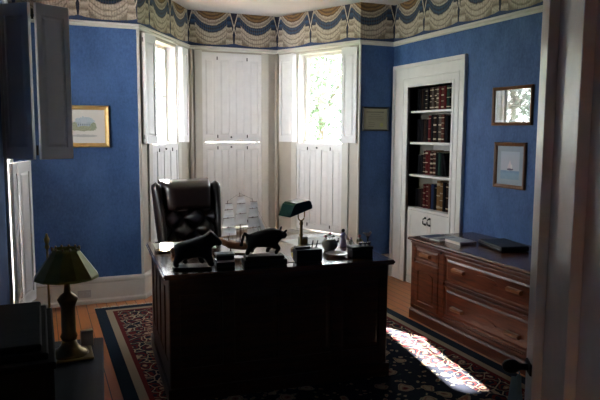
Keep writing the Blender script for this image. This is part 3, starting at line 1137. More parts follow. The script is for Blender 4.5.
# ------------------------------------------------------------------ rug
rg = thing('persian_rug', 'dark navy floral Persian rug with cream and red borders under the desk', 'rug', (1.595, 3.27, 0))
HX, HY = 1.195, 2.27
mb = MB().box((-HX, -HY, 0), (HX, HY, 0.010))
mb.build('pile', 'rug_pile', rg)
for s in (1, -1):
    mb = MB()
    rr = random.Random(3)
    n = 240
    for i in range(n):
        x = -HX + 2 * HX * (i + .5) / n
        dx = rr.uniform(-.012, .012)
        L = rr.uniform(.045, .075)
        y0 = s * HY
        vs_ = [mb.v((x - .0045, y0, .008)), mb.v((x + .0045, y0, .008)), mb.v((x + .004 + dx, y0 + s * L, .002)), mb.v((x - .004 + dx, y0 + s * L, .002)),
               mb.v((x - .0045, y0, .001)), mb.v((x + .0045, y0, .001))]
        mb.face([vs_[0], vs_[1], vs_[2], vs_[3]])
        mb.face([vs_[4], vs_[3], vs_[2], vs_[5]])
        mb.face([vs_[0], vs_[3], vs_[4]])
        mb.face([vs_[1], vs_[5], vs_[2]])
    o = mb.build('fringe', 'fringe_cotton', rg)

# ------------------------------------------------------------------ desk
DW, DD, DH = 1.425, 1.10, 0.76
DRZ = -math.atan2(0.07, 1.0)
dk = thing('executive_desk', 'dark wooden executive desk in the middle of the room', 'desk', (0.605, 3.37, 0.010), DRZ)
H = DH - 0.010
tp = MB()
tp.prism([(-0.0, 0), (DW, 0), (DW, DD), (0, DD)], H - 0.03, H)
bmesh.ops.bevel(tp.bm, geom=tp.bm.edges[:], offset=0.008, segments=2, affect='EDGES')
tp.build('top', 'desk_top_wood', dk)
i0 = 0.035
bd = MB()
bd.box((i0, i0, H - 0.075), (DW - i0, i0 + 0.02, H - 0.03), 0.003)      # frieze
# front panel with stiles
bd.box((i0 + 0.005, i0 + 0.012, 0.08), (DW - i0 - 0.005, i0 + 0.03, H - 0.05))
fpn = 4
bw = (DW - 2 * i0)
for i in range(fpn + 1):
    x = i0 + bw * i / fpn
    a, b = (x, x + 0.06) if i == 0 else ((x - 0.06, x) if i == fpn else (x - 0.035, x + 0.035))
    bd.box((a, i0, 0.08), (b, i0 + 0.02, H - 0.05), 0.004)
bd.box((i0, i0 + .001, 0.08), (DW - i0, i0 + 0.02, 0.19), 0.004).box((i0, i0 + .001, H - 0.13), (DW - i0, i0 + 0.02, H - 0.06), 0.004)
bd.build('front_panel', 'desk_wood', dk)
for i in range(fpn):
    x0, x1 = i0 + bw * i / fpn + 0.065, i0 + bw * (i + 1) / fpn - 0.065
    pm = MB()
    vo = [pm.v((x, i0 + 0.0119, z)) for x, z in ((x0 - .02, 0.20), (x1 + .02, 0.20), (x1 + .02, H - 0.14), (x0 - .02, H - 0.14))]
    vi = [pm.v((x, i0 + 0.003, z)) for x, z in ((x0 + .01, 0.23), (x1 - .01, 0.23), (x1 - .01, H - 0.17), (x0 + .01, H - 0.17))]
    for k in range(4):
        pm.face([vo[k], vo[(k + 1) % 4], vi[(k + 1) % 4], vi[k]])
    pm.face(vi)
    pm.face(list(reversed(vo)))
    pm.build('raised_panel', 'desk_wood', dk)
for s, x0, x1 in ((0, i0, i0 + 0.022), (1, DW - i0 - 0.022, DW - i0)):
    sm = MB()
    xo = x0 if s == 0 else x1
    dx = 0.008 if s == 0 else -0.008
    sm.box((x0 + (0.008 if s == 0 else 0), i0 + 0.031, 0.08), (x1 - (0 if s == 0 else 0.008), DD - i0, H - 0.03))
    for a, b in ((i0 + 0.031, i0 + 0.10), (0.30, 0.37), (0.55, 0.62), (0.78, 0.84), (DD - i0 - 0.07, DD - i0)):
        sm.box((xo, a, 0.08), (xo + dx, b, H - 0.03), 0.003)
    sm.box((xo, i0 + .031, 0.08), (xo + dx, DD - i0, 0.20), 0.003).box((xo, i0 + .031, H - 0.12), (xo + dx, DD - i0, H - 0.03), 0.003)
    sm.build('side_panel', 'desk_wood', dk)
# plinth mouldings around both pedestals and the front
pm = MB()
pm.prism([(i0 - 0.014, i0 - 0.014), (DW - i0 + 0.014, i0 - 0.014), (DW - i0 + 0.014, DD - i0 + 0.01), (DW - i0 - 0.40, DD - i0 + 0.01), (DW - i0 - 0.40, i0 + 0.035), (i0 + 0.40, i0 + 0.035), (i0 + 0.40, DD - i0 + 0.01), (i0 - 0.014, DD - i0 + 0.01)], 0.0, 0.08)
pm.build('plinth', 'desk_wood', dk)
for x0, x1 in ((i0 + 0.023, i0 + 0.40), (DW - i0 - 0.40, DW - i0 - 0.023)):
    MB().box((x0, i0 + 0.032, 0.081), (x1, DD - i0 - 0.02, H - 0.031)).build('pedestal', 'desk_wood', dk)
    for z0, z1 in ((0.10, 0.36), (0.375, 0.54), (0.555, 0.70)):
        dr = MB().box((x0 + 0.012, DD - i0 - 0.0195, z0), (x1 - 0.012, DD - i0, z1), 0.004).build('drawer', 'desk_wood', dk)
        MB().tube([((x0 + x1) / 2 - .05, DD - i0, (z0 + z1) / 2), ((x0 + x1) / 2 - .045, DD - i0 + .025, (z0 + z1) / 2), ((x0 + x1) / 2 + .045, DD - i0 + .025, (z0 + z1) / 2), ((x0 + x1) / 2 + .05, DD - i0, (z0 + z1) / 2)], 0.005).build('pull', 'dark_brass', dr)

# ------------------------------------------------------------------ executive chair
ch = thing('office_chair', 'dark leather executive chair with tufted wing back behind the desk', 'chair', (1.10, 4.95, 0.010), math.radians(6))
# local: faces -y


def grid_surface(mb, f, nu, nv, mi=0):
    g = [[mb.v(f(i / nu, j / nv)) for j in range(nv + 1)] for i in range(nu + 1)]
    for i in range(nu):
        for j in range(nv):
            mb.face([g[i][j], g[i + 1][j], g[i + 1][j + 1], g[i][j + 1]], mi, True)
    return g


def cushion(mb, x0, x1, z0, z1, yf, yb, depth_fn, nu=40, nv=40, top_round=0.05):
    """closed cushion: front surface with relief towards -y, flat back"""
    def edge(uu, vv):
        a = min(uu, 1 - uu) * (x1 - x0)
        b = min(vv, 1 - vv) * (z1 - z0)
        r = top_round
        fa = 1 - (1 - min(1, a / r)) ** 2
        fb = 1 - (1 - min(1, b / r)) ** 2
        return math.sqrt(max(0, fa)) * math.sqrt(max(0, fb))
    def yb_(vv):
        return yb(vv) if callable(yb) else yb
    def front(uu, vv):
        return (x0 + (x1 - x0) * uu, yb_(vv) - (yb_(vv) - (yf(vv) if callable(yf) else yf)) * edge(uu, vv) + depth_fn(uu, vv) * edge(uu, vv), z0 + (z1 - z0) * vv)
    g = grid_surface(mb, front, nu, nv)
    b = grid_surface(mb, lambda uu, vv: (x0 + (x1 - x0) * uu, yb_(vv) + 0.03 * math.sin(PI * uu) * math.sin(PI * min(1, vv * 1.0)), z0 + (z1 - z0) * vv), nu, nv)
    bmesh.ops.remove_doubles(mb.bm, verts=mb.bm.verts[:], dist=1e-5)


# tufted lower back and smooth padded headrest; back leans slightly
def lean(z):
    return (z - 0.5) * 0.16


def tuft(uu, vv):
    X, Z = uu * 5.0, vv * 5.0
    d = 0.0
    a = abs(math.sin(PI * (X + Z) / 2)) * abs(math.sin(PI * (X - Z) / 2))
    return 0.075 * (1 - a ** 0.55) - 0.028


mb = MB()
cushion(mb, -0.235, 0.235, 0.46, 0.945, lambda v: -0.115 + lean(0.46 + .485 * v), lambda v: 0.0 + lean(0.46 + .485 * v), tuft, 60, 60, 0.04)
mb.build('tufted_back', 'dark_leather', ch)
mb = MB()
cushion(mb, -0.215, 0.215, 0.885, 1.15, lambda v: -0.15 + lean(0.885 + .265 * v), lambda v: 0.01 + lean(0.885 + .265 * v), lambda a, b: 0.0, 24, 20, 0.075)
mb.build('headrest', 'dark_leather', ch)
for s in (-1, 1):
    mb = MB()
    # wing: tall padded strip curving forward, broad at the head
    def wing(uu, vv, s=s):
        z = 0.48 + (1.135 - 0.48) * vv
        a = 2 * PI * uu
        wx = 0.026 + 0.014 * vv
        wy = 0.06 + 0.035 * math.sin(PI * min(1, vv * 1.05))
        if vv > 0.93:
            k = max(0.0, 1 - ((vv - 0.93) / 0.07) ** 2)
            k = math.sqrt(k) * 0.98 + 0.02
            wx *= k
            wy *= k
        cx = s * (0.215 + 0.035 * vv)
        return (cx + wx * math.cos(a), lean(z) - 0.055 + wy * math.sin(a), z)
    grid_surface(mb, wing, 18, 30)
    bmesh.ops.remove_doubles(mb.bm, verts=mb.bm.verts[:], dist=1e-5)
    mb.build('wing', 'dark_leather', ch)
mb = MB().box((-0.25, -0.02, 0.47), (0.25, 0.02, 0.52), 0.01)
mb.tube([(0, 0.02, 0.40), (0, 0.06, 0.55), (0, .11, 0.9)], 0.03)
mb.build('back_support', 'iron', ch)
mb = MB()
def seat_top(uu, vv):
    X, Y = uu * 2 - 1, vv * 2 - 1
    k = (1 - abs(X) ** 6) * (1 - abs(Y) ** 6)
    return (0.26 * X, -0.24 + 0.25 * Y, 0.42 + 0.09 * max(0, k) ** 0.4)
grid_surface(mb, seat_top, 24, 24)
grid_surface(mb, lambda a, b: (0.26 * (a * 2 - 1), -0.24 + 0.25 * (b * 2 - 1), 0.42 - 0.04 * max(0, (1 - abs(a * 2 - 1) ** 6) * (1 - abs(b * 2 - 1) ** 6)) ** .4), 24, 24)
bmesh.ops.remove_doubles(mb.bm, verts=mb.bm.verts[:], dist=1e-5)
mb.build('seat', 'dark_leather', ch)
for s in (-1, 1):
    mb = MB()
    x = s * 0.285
    x = s * 0.27
    mb.tube([(s * 0.23, -0.20, 0.43), (x, -0.20, 0.48), (x, -0.22, 0.58), (x, -0.12, 0.605), (x, 0.0, 0.61), (s * .25, 0.03, 0.56)], [.018, .02, .02, .02, .02, .018], 10)
    a = mb.build('armrest', 'iron', ch)
    pb = MB().box((x - 0.03, -0.27, 0.61), (x + 0.03, 0.0, 0.645), 0.014)
    pb.build('arm_pad', 'dark_leather', a)
mb = MB().lathe([(0.06, 0.33), (0.06, 0.37), (0.03, 0.38)], (0, -0.2, 0), 16)
mb.lathe([(0.028, 0.10), (0.028, 0.24), (0.02, 0.24), (0.02, 0.38)], (0, -0.2, 0), 16)
mb.build('gas_column', 'iron', ch)
for k in range(5):
    a = 2 * PI * k / 5 + 0.3
    ex, ey = 0.29 * math.cos(a), -0.2 + 0.29 * math.sin(a)
    mb = MB().tube([(0.02 * math.cos(a), -0.2 + 0.02 * math.sin(a), 0.115), (0.15 * math.cos(a), -0.2 + 0.15 * math.sin(a), 0.10), (ex, ey, 0.075)], [0.03, 0.026, 0.018], 10)
    lg = mb.build('leg', 'desk_wood', ch)
    cs = MB()
    cs.lathe([(0.006, -0.012), (0.028, -0.012), (0.028, -0.004), (0.01, -0.003), (0.01, .003), (0.028, 0.004), (0.028, 0.012), (0.006, 0.012)], (ex, ey, 0.028), 14, axis='x')
    cs.tube([(ex, ey, .08), (ex, ey, .045)], 0.006)
    cs.build('caster', 'iron', lg)

# ------------------------------------------------------------------ bronze animals (skin)
def skin(name, nodes, edges, mat, parent, root=0, lv=2):
    me = D.meshes.new(name)
    me.from_pydata([n[:3] for n in nodes], edges, [])
    bm = bmesh.new()
    bm.from_mesh(me)
    ly = bm.verts.layers.skin.verify()
    bm.verts.ensure_lookup_table()
    for v, n in zip(bm.verts, nodes):
        v[ly].radius = (n[3], n[3] if len(n) < 5 else n[4])
        v[ly].use_root = False
    bm.verts[root][ly].use_root = True
    bm.to_mesh(me)
    bm.free()
    o = D.objects.new(name, me)
    COL.objects.link(o)
    a = o.modifiers.new('skin', 'SKIN')
    a.use_smooth_shade = True
    b = o.modifiers.new('sub', 'SUBSURF')
    b.levels = b.render_levels = lv
    me.materials.append(MATS[mat])
    if parent:
        o.parent = parent
    return o


ZT = 0.761
# bear: walks to the right, head high, snout sloping down
br = thing('bear_statue', 'black bear statue at the left front of the desk', 'statue', (0.815, 3.50, ZT), math.radians(-12))
bz = 0.016
bn_ = [(-0.075, 0, 0.094 + bz, .042), (-0.112, 0, .088 + bz, .034), (-0.02, 0, .100 + bz, .045), (0.040, 0, .104 + bz, .044), (0.072, 0, .138 + bz, .034), (0.098, 0, .158 + bz, .032), (0.132, 0, .132 + bz, .019), (0.154, 0, .114 + bz, .013)]
be = [(0, 1), (0, 2), (2, 3), (3, 4), (4, 5), (5, 6), (6, 7)]
def limb(pts, frm, nodes, edges):
    last = frm
    for p in pts:
        nodes.append(p)
        edges.append((last, len(nodes) - 1))
        last = len(nodes) - 1
for s in (-1, 1):
    st = 0.025 * s
    limb([(-0.085, s * .034, .062 + bz, .026), (-0.075 + st, s * .038, .038 + bz, .018), (-0.090 + st, s * .038, .014 + bz, .015), (-0.066 + st, s * .039, .006 + bz, .012)], 0, bn_, be)
    limb([(0.055, s * .036, .075 + bz, .024), (0.060 - st, s * .038, .042 + bz, .018), (0.058 - st, s * .038, .014 + bz, .015), (0.082 - st, s * .039, .006 + bz, .012)], 3, bn_, be)
    limb([(0.088, s * .026, .190 + bz, .009), (0.086, s * .030, .199 + bz, .007)], 5, bn_, be)
bn_ = [(n[0], n[1] * 1.25, n[2], n[3] * (1.22 if n[2] > .10 else 1.3)) for n in bn_]
skin('figure', bn_, be, 'bronze_black', br)
MB().prism([(-0.12, -0.058), (0.085, -0.058), (0.096, -0.03), (0.096, 0.03), (0.085, 0.058), (-0.12, 0.058), (-0.13, 0.03), (-0.13, -0.03)], 0, 0.015).build('base', 'black_plastic', br)

# bull: faces right, tail curled up at the left
bl = thing('bull_statue', 'black bull statue with curled tail on a dark base, middle of the desk', 'statue', (1.222, 3.465, ZT), math.radians(-8))
bz = 0.055
n2 = [(-0.055, 0, .088 + bz, .032), (-0.01, 0, .090 + bz, .036), (0.04, 0, .098 + bz, .042), (0.075, 0, .105 + bz, .032), (0.100, 0, .108 + bz, .023), (0.116, 0, .098 + bz, .017), (0.126, 0, .090 + bz, .014)]
e2 = [(0, 1), (1, 2), (2, 3), (3, 4), (4, 5), (5, 6)]
for s in (-1, 1):
    st = 0.018 * s
    limb([(-0.068, s * .022, .062 + bz, .019), (-0.060 + st, s * .024, .040 + bz, .011), (-0.080 + st, s * .024, .022 + bz, .008), (-0.072 + st, s * .024, .006 + bz, .009)], 0, n2, e2)
    limb([(0.048, s * .024, .058 + bz, .017), (0.062 - st, s * .025, .034 + bz, .010), (0.044 - st, s * .025, .018 + bz, .008), (0.052 - st, s * .025, .006 + bz, .009)], 2, n2, e2)
    limb([(0.100, s * .022, .116 + bz, .008), (0.104, s * .042, .124 + bz, .006), (0.116, s * .050, .140 + bz, .0035)], 4, n2, e2)
    limb([(0.090, s * .030, .104 + bz, .006)], 4, n2, e2)
limb([(-0.088, 0, .102 + bz, .009), (-0.104, 0, .122 + bz, .006), (-0.112, 0, .098 + bz, .006), (-0.118, 0, .072 + bz, .006), (-0.124, 0, .048 + bz, .009)], 0, n2, e2)
n2 = [(n[0] * 1.1, n[1] * 1.35, bz + (n[2] - bz) * 1.12, n[3] * (1.62 if n[2] < bz + .07 else 1.45)) for n in n2]
skin('figure', n2, e2, 'bronze_black', bl)
MB().box((-0.125, -0.055, 0), (0.135, 0.055, 0.032), 0.004).box((-0.115, -0.048, 0.032), (0.12, 0.048, bz), 0.006).build('base', 'black_plastic', bl)

# small black and silver box between the statues
t = thing('trinket_box', 'small dark box with a bright silver band between bear and bull', 'box', (0.988, 3.49, ZT), math.radians(-6))
MB().box((-0.055, -0.04, 0), (0.055, 0.04, 0.026), 0.003).box((-0.052, -0.037, 0.042), (0.052, 0.037, 0.066), 0.003).build('body', 'black_plastic', t)
MB().box((-0.053, -0.039, 0.026), (0.053, 0.039, 0.042), 0.002).build('band', 'silver', t)
MB().box((-0.056, -0.041, 0.066), (0.056, 0.041, 0.078), 0.004).build('lid', 'celadon', t)

# ------------------------------------------------------------------ model ship
sh = thing('model_ship', 'wooden three-masted model ship with white sails on the desk', 'model ship', (1.185, 3.80, ZT), math.radians(-38))
hb = MB()
ns, nr = 22, 8
Lh = 0.155
rows = []
for i in range(ns + 1):
    s = -1 + 2 * i / ns
    wdt = 0.030 * max(0.02, (1 - abs(s) ** 3.2)) ** 0.75 if s > 0 else 0.030 * max(0.3, 1 - abs(s) ** 5 * 0.6)
    dpt = 0.050 * max(0.12, 1 - max(0, s) ** 4 * 0.9 - max(0, -s) ** 6 * 0.5)
    ztop = 0.078 + 0.016 * s * s + (0.006 if s < -0.6 else 0)
    row = []
    for j in range(nr * 2 + 1):
        a = -1 + j / nr
        row.append(hb.v((s * Lh, wdt * math.sin(a * PI / 2) ** 1 if a >= 0 else -wdt * math.sin(-a * PI / 2), ztop - dpt * (1 - abs(a) ** 2.4))))
    rows.append(row)
for a, b in zip(rows, rows[1:]):
    for j in range(nr * 2):
        hb.face([a[j], b[j], b[j + 1], a[j + 1]], 1 if nr - 4 <= j < nr + 4 else 0, True)
    hb.face([a[0], a[-1], b[-1], b[0]], 0)
hb.face(rows[0]); hb.face(list(reversed(rows[-1])))
hull = hb.build('hull', ['hull_wood', 'dark_hull_wood'], sh)
dm = MB()
dm.box((-0.13, -0.014, 0.078), (-0.09, 0.014, 0.094), 0.002).box((-0.03, -0.010, 0.078), (0.0, 0.010, 0.088), 0.002).box((0.06, -0.010, 0.080), (0.08, 0.010, 0.09), 0.002)
dm.tube([(0.14, 0, 0.092), (0.215, 0, 0.118)], 0.0025, 6)
dm.build('deck_fittings', 'ship_cloth', hull)
SB, CB = math.sin(0.6), math.cos(0.6)
masts = [(-0.085, 0.27), (0.0, 0.325), (0.085, 0.29)]
for mi_, (x, h) in enumerate(masts):
    mm = MB().tube([(x, 0, 0.075), (x - 0.006, 0, 0.075 + h)], [0.0032, 0.0018], 8)
    for q in (0.35, 0.58, 0.78, 0.93):
        L = 0.058 * (1.15 - q * 0.75)
        z = 0.075 + h * q
        mm.tube([(x + 0.003 - L * SB, -L * CB, z), (x + 0.003 + L * SB, L * CB, z)], 0.0016, 6)
    mo = mm.build('mast', 'dark_hull_wood', sh)
    qs = (0.13, 0.35, 0.58, 0.78, 0.93)
    for q0, q1 in zip(qs, qs[1:]):
        if mi_ == 1 and q0 < 0.2:
            continue
        sm = MB()
        z0, z1 = 0.075 + h * q0 + 0.006, 0.075 + h * q1 - 0.003
        L0, L1 = 0.055 * (1.15 - q0 * 0.7), 0.055 * (1.15 - q1 * 0.75)
        for off in (0.0, 0.0008):
            pass
        def sail(uu, vv, off=0.0):
            L = L0 + (L1 - L0) * vv
            bel = 0.018 * math.sin(PI * vv) * (1 - (uu * 2 - 1) ** 2) + 0.003
            a_ = L * (uu * 2 - 1)
            bb = bel + 0.003 + off
            return (x + bb * CB + a_ * SB, a_ * CB - bb * SB, z0 + (z1 - z0) * vv)
        grid_surface(sm, sail, 8, 6)
        sm.build('sail', 'sail_cloth', mo)
jb = MB()
for (a, b, c_) in (((0.200, 0, .120), (0.115, 0, .27), (0.145, 0, .135)), ((0.160, 0, .108), (0.105, 0, .20), (0.125, 0, .12))):
    jb.prism([(a[0], a[2]), (b[0], b[2]), (c_[0], c_[2])], -0.0006, 0.0006, 'y')
jb.build('sail', 'sail_cloth', sh)
rg_ = MB()
for x, h in masts:
    for s in (-1, 1):
        for dx in (-0.02, 0.0, 0.02):
            rg_.tube([(x + dx, s * 0.027, 0.082), (x - 0.004, 0, 0.075 + h * 0.72)], 0.0007, 4)
rg_.tube([(0.21, 0, 0.117), (0.08, 0, 0.36)], 0.0007, 4).tube([(0.08, 0, 0.36), (-0.006, 0, 0.395)], 0.0007, 4).tube([(-0.006, 0, 0.395), (-0.09, 0, 0.34)], 0.0007, 4).tube([(-0.09, 0, 0.34), (-0.15, 0, 0.10)], 0.0007, 4)
rg_.build('rigging', 'thread', sh)
sm = MB()
for x in (-0.07, 0.06):
    sm.box((x - 0.006, -0.022, 0.0), (x + 0.006, 0.022, 0.008)).box((x - 0.004, -0.004, 0.008), (x + 0.004, 0.004, 0.032))
sm.box((-0.09, -0.007, 0.0), (0.08, 0.007, 0.007))
sm.build('stand', 'dark_hull_wood', sh)

# ------------------------------------------------------------------ banker's lamp
bk_l = thing('desk_lamp', 'brass banker desk lamp with a green glass shade', 'lamp', (1.605, 3.79, ZT), math.radians(12))
MB().lathe([(0.07, 0), (0.072, 0.010), (0.062, 0.018), (0.03, 0.026), (0.016, 0.034), (0.010, 0.045), (0.010, 0.09), (0.015, 0.10), (0.010, 0.11), (0.009, 0.165), (0.013, 0.175), (0.008, 0.20)], seg=24).build('base', 'dark_brass', bk_l)
yk = MB()
pts = []
for i in range(13):
    a = PI + PI * i / 12
    pts.append((0.026 * math.cos(a), 0.0, 0.228 + 0.03 * math.sin(a)))
yk.tube([(-0.026, 0, 0.292)] + pts + [(0.026, 0, 0.292)], 0.0042, 8)
yk.build('harp', 'dark_brass', bk_l)
prof = [(0.040, 0.285), (0.040, 0.303), (0.028, 0.332), (0.010, 0.340), (-0.085, 0.326), (-0.105, 0.312), (-0.138, 0.236)]
inner = [(-0.131, 0.240), (-0.099, 0.305), (-0.082, 0.319), (0.010, 0.333), (0.023, 0.327), (0.035, 0.301), (0.035, 0.285)]
sm = MB()
sm.prism(prof + inner, -0.066, 0.066, 'y')
sm.prism(prof, -0.07, -0.066, 'y').prism(prof, 0.066, 0.07, 'y')
sh_ = sm.build('lamp_shade', 'green_glass', bk_l)
sh_['label'] = 'green glass shade'
MB().ball((0.047, -0.04, 0.296), 0.007).build('shade_knob', 'dark_brass', sh_)

# ------------------------------------------------------------------ the rest of the desk top
def sheet(name, label, cat, c, size, rz, mat, z=ZT, th=0.002, group=None):
    o = MB().box((-size[0] / 2, -size[1] / 2, 0), (size[0] / 2, size[1] / 2, th)).build(name, mat)
    o.location = (c[0], c[1], z)
    o.rotation_euler = (0, 0, rz)
    return tag(o, label, cat, group)


sheet('desk_blotter', 'white desk pad spread along the back left of the desk', 'desk pad', (0.905, 4.22), (.40, .27), -.07, 'paper', th=0.004)
sheet('paper_sheet', 'white sheets of paper at the back of the desk behind the green lamp', 'papers', (1.80, 4.07), (.36, .24), .1, 'paper', th=0.003)
sheet('paper_sheet', 'white paper at the front edge between bull and black pen stand', 'papers', (1.395, 3.58), (.07, .28), -.1, 'paper')
nt = thing('notepad', 'yellow notepad on the desk left of the lamp stem', 'notepad', (1.515, 3.615, ZT), -0.3)
MB().box((-0.045, -0.06, 0), (0.045, 0.06, 0.008)).build('pages', 'yellow_paper', nt)
MB().box((-0.046, 0.05, 0), (0.046, 0.062, 0.0095)).build('binding', 'cream_card', nt)

pn = thing('pen_stand', 'low black pen stand at the front of the desk under the lamp', 'pen stand', (1.502, 3.445, ZT), math.radians(-5))
MB().box((-0.082, -0.045, 0), (0.082, 0.045, 0.075), 0.005).box((-0.078, 0.0, 0.075), (0.02, 0.04, 0.088), 0.003).build('base', 'black_plastic', pn)
for x, a in ((0.035, 0.22), (0.06, 0.36)):
    MB().tube([(x, 0.02, 0.07), (x + 0.05 * a, 0.03, 0.12)], [0.0045, 0.003], 8).build('pen', 'black_plastic', pn)
ck = thing('desk_clock', 'small grey desk clock block behind the lamp stem', 'clock', (1.665, 3.90, ZT), 0.15)
MB().box((-0.03, -0.02, 0), (0.03, 0.02, 0.07), 0.006).build('case', 'celadon', ck)
MB().lathe([(0.022, -0.024), (0.022, -0.019)], (0, 0, 0.038), 16, axis='y').build('face', 'dark_brass', ck)

pt = thing('flower_pot', 'squat grey-green ceramic pot with flower heads behind the white plate', 'pot', (1.775, 3.70, ZT), 0.0)
MB().lathe([(0.034, 0), (0.036, 0.006), (0.052, 0.028), (0.056, 0.045), (0.048, 0.064), (0.036, 0.072), (0.038, 0.078), (0.030, 0.078)], seg=24).build('body', 'celadon', pt)
MB().tube([(0.045, 0, 0.045), (0.062, 0, 0.058), (0.066, 0, 0.078)], [0.011, 0.008, 0.007], 8).build('spout', 'iron', pt)
for i, (x, y, z, mt) in enumerate(((-0.034, 0.0, 0.098, 'flower_pink'), (-0.012, -0.012, 0.104, 'porcelain'), (0.008, 0.01, 0.112, 'flower_pink'), (0.022, -0.006, 0.096, 'celadon'), (-0.02, 0.018, 0.095, 'celadon'))):
    fm = MB().tube([(x * .5, y * .5, 0.07), (x, y, z - .006)], 0.0022, 5)
    fm.ball((x, y, z), 0.010, 1, sz=0.7, seg=8)
    for k in range(5):
        a = 2 * PI * k / 5
        fm.ball((x + .009 * math.cos(a), y + .009 * math.sin(a), z - .002), .006, 1, sz=.6, seg=6)
    fm.build('flower', ['leaf_dark', mt], pt)
pa = thing('plate', 'round white plate near the right front edge of the desk', 'plate', (1.735, 3.51, ZT))
MB().lathe([(0.045, 0), (0.05, 0.004), (0.074, 0.016), (0.076, 0.019), (0.072, 0.019), (0.05, 0.008), (0.001, 0.007)], seg=28).build('dish', 'porcelain', pa)
MB().lathe([(0.074, 0.0165), (0.0775, 0.0185), (0.0765, 0.0205), (0.0735, 0.0195)], seg=28, cap=False).build('rim', 'iron', pa)

db = thing('keepsake_box', 'dark blue-black box at the right end of the desk under small silver pieces', 'box', (1.862, 3.435, ZT), math.radians(-4))
MB().box((-0.07, -0.045, 0), (0.07, 0.045, 0.050), 0.004).build('body', 'black_plastic', db)
MB().box((-0.073, -0.048, 0.051), (0.073, 0.048, 0.072), 0.005).build('lid', 'black_plastic', db)
ZB = ZT + 0.072
for i, (x, lab) in enumerate(((1.862, 'left'), (1.893, 'middle'), (1.922, 'right'))):
    o = thing('silver_cup', '%s one of three tiny silver cups on the dark box lid' % lab, 'cup', (x, 3.43 - .07 * (x - 1.86), ZB), 0, 'tiny silver cups on the dark box')
    MB().lathe([(0.008, 0), (0.009, 0.002), (0.004, 0.006), (0.010, 0.012), (0.013, 0.022), (0.011, 0.022)], seg=12).build('bowl', 'silver', o)


def figurine(label, p, h, mats, rz=0):
    t = thing('figurine', label, 'figurine', p, rz, 'small figurines at the right end of the desk')
    k = h / 0.10
    MB().lathe([(0.020 * k, 0), (0.021 * k, 0.004 * k), (0.016 * k, 0.03 * k), (0.009 * k, 0.052 * k), (0.013 * k, 0.066 * k), (0.011 * k, 0.075 * k), (0.004 * k, 0.08 * k)], seg=14).build('dress', mats[0], t)
    MB().ball((0, 0, 0.089 * k), 0.010 * k).build('head', mats[1], t)
    for s in (-1, 1):
        MB().tube([(s * 0.012 * k, 0, 0.07 * k), (s * 0.020 * k, -0.006 * k, 0.055 * k), (s * 0.010 * k, -0.016 * k, 0.048 * k)], 0.0038 * k, 6).build('arm', mats[0], t)
    return t


figurine('slender lavender figurine with a dark head behind the white plate', (1.925, 3.80, ZT), 0.125, ('lavender', 'iron'))
figurine('short white and blue figurine beside the lavender one', (1.918, 3.67, ZT), 0.085, ('porcelain', 'lavender'))
figurine('cream figurine behind the dark box, left of the bird', (1.945, 3.60, ZT), 0.115, ('cream_card', 'flower_pink'))
bd = thing('bird_figurine', 'white bird figurine on a dark post behind the dark box', 'figurine', (2.00, 3.585, ZT), 0, 'small figurines at the right end of the desk')
MB().lathe([(0.02, 0), (0.02, 0.008), (0.008, 0.015), (0.006, 0.085), (0.009, 0.10)], seg=12).build('post', 'iron', bd)
MB().ball((0, 0, 0.112), 0.013, sx=1.5, sy=.9, sz=.9).ball((0.020, 0, 0.124), 0.008).tube([(-.01, 0, .115), (-0.036, 0, 0.126)], [.008, .003], 8).build('bird', 'porcelain', bd)

t = thing('pen_tray', 'low dark dish at the back left corner of the desk', 'dish', (0.735, 4.05, ZT), 0.3)
MB().lathe([(0.03, 0), (0.035, 0.002), (0.05, 0.016), (0.047, 0.016), (0.032, 0.005), (0.001, 0.004)], seg=20, sx=1.2).build('dish', 'dark_brass', t)
t = thing('brown_cup', 'small brown wooden cup beside the dark dish at the left of the desk', 'cup', (0.785, 3.965, ZT))
MB().lathe([(0.018, 0), (0.020, 0.004), (0.022, 0.04), (0.019, 0.04), (0.017, 0.006), (0.001, 0.006)], seg=16).build('bowl', 'hull_wood', t)
t = thing('coaster', 'square brown wooden coaster at the left front edge of the desk', 'coaster', (0.735, 3.455, ZT), -0.07) if False else None

# ------------------------------------------------------------------ pictures
def picture(name, label, c, w_, h_, normal, fw, fmat, artmat, matw, matmat, group=None, depth=0.022, slip=None, glazed=True, tilt=0.0):
    """c: centre on wall; normal axis '-y' (back walls) or '-x' (right wall)"""
    t = D.objects.new(name, None)
    COL.objects.link(t)
    rz = 0.0 if normal == '-y' else -PI / 2
    t.location = c
    t.rotation_euler = (0, 0, rz)
    tag(t, label, 'picture', group)
    # local: x right, z up, front towards -y
    mb = MB()
    W, Hh = w_ / 2, h_ / 2
    prof = [(0, 0), (0, -depth * .8), (fw * .25, -depth), (fw * .6, -depth * .8), (fw * .85, -depth * .62), (fw, -depth * .45), (fw, 0)]
    cor = [(-1, -1), (1, -1), (1, 1), (-1, 1)]
    rings = [[mb.v((sx * (W - o), y, sz * (Hh - o))) for o, y in prof] for sx, sz in cor]
    for k in range(4):
        a, b = rings[k], rings[(k + 1) % 4]
        for j in range(len(prof) - 1):
            mb.face([a[j], b[j], b[j + 1], a[j + 1]])
    mb.build('frame', fmat, t)
    a, b = W - fw * .95, Hh - fw * .95
    MB().box((-a, -0.004, -b), (a, -0.001, b)).build('mat_board', matmat, t)
    a2, b2 = a - matw, b - matw
    mb = MB().quad_uv([(-a2, -0.0046, -b2), (a2, -0.0046, -b2), (a2, -0.0046, b2), (-a2, -0.0046, b2)], [(0, 0), (1, 0), (1, 1), (0, 1)])
    mb.build('print', artmat, t, flip=False)
    if glazed:
        MB().box((-a, -0.0085, -b), (a, -0.0065, b)).build('glass', 'picture_glass', t)
    return t


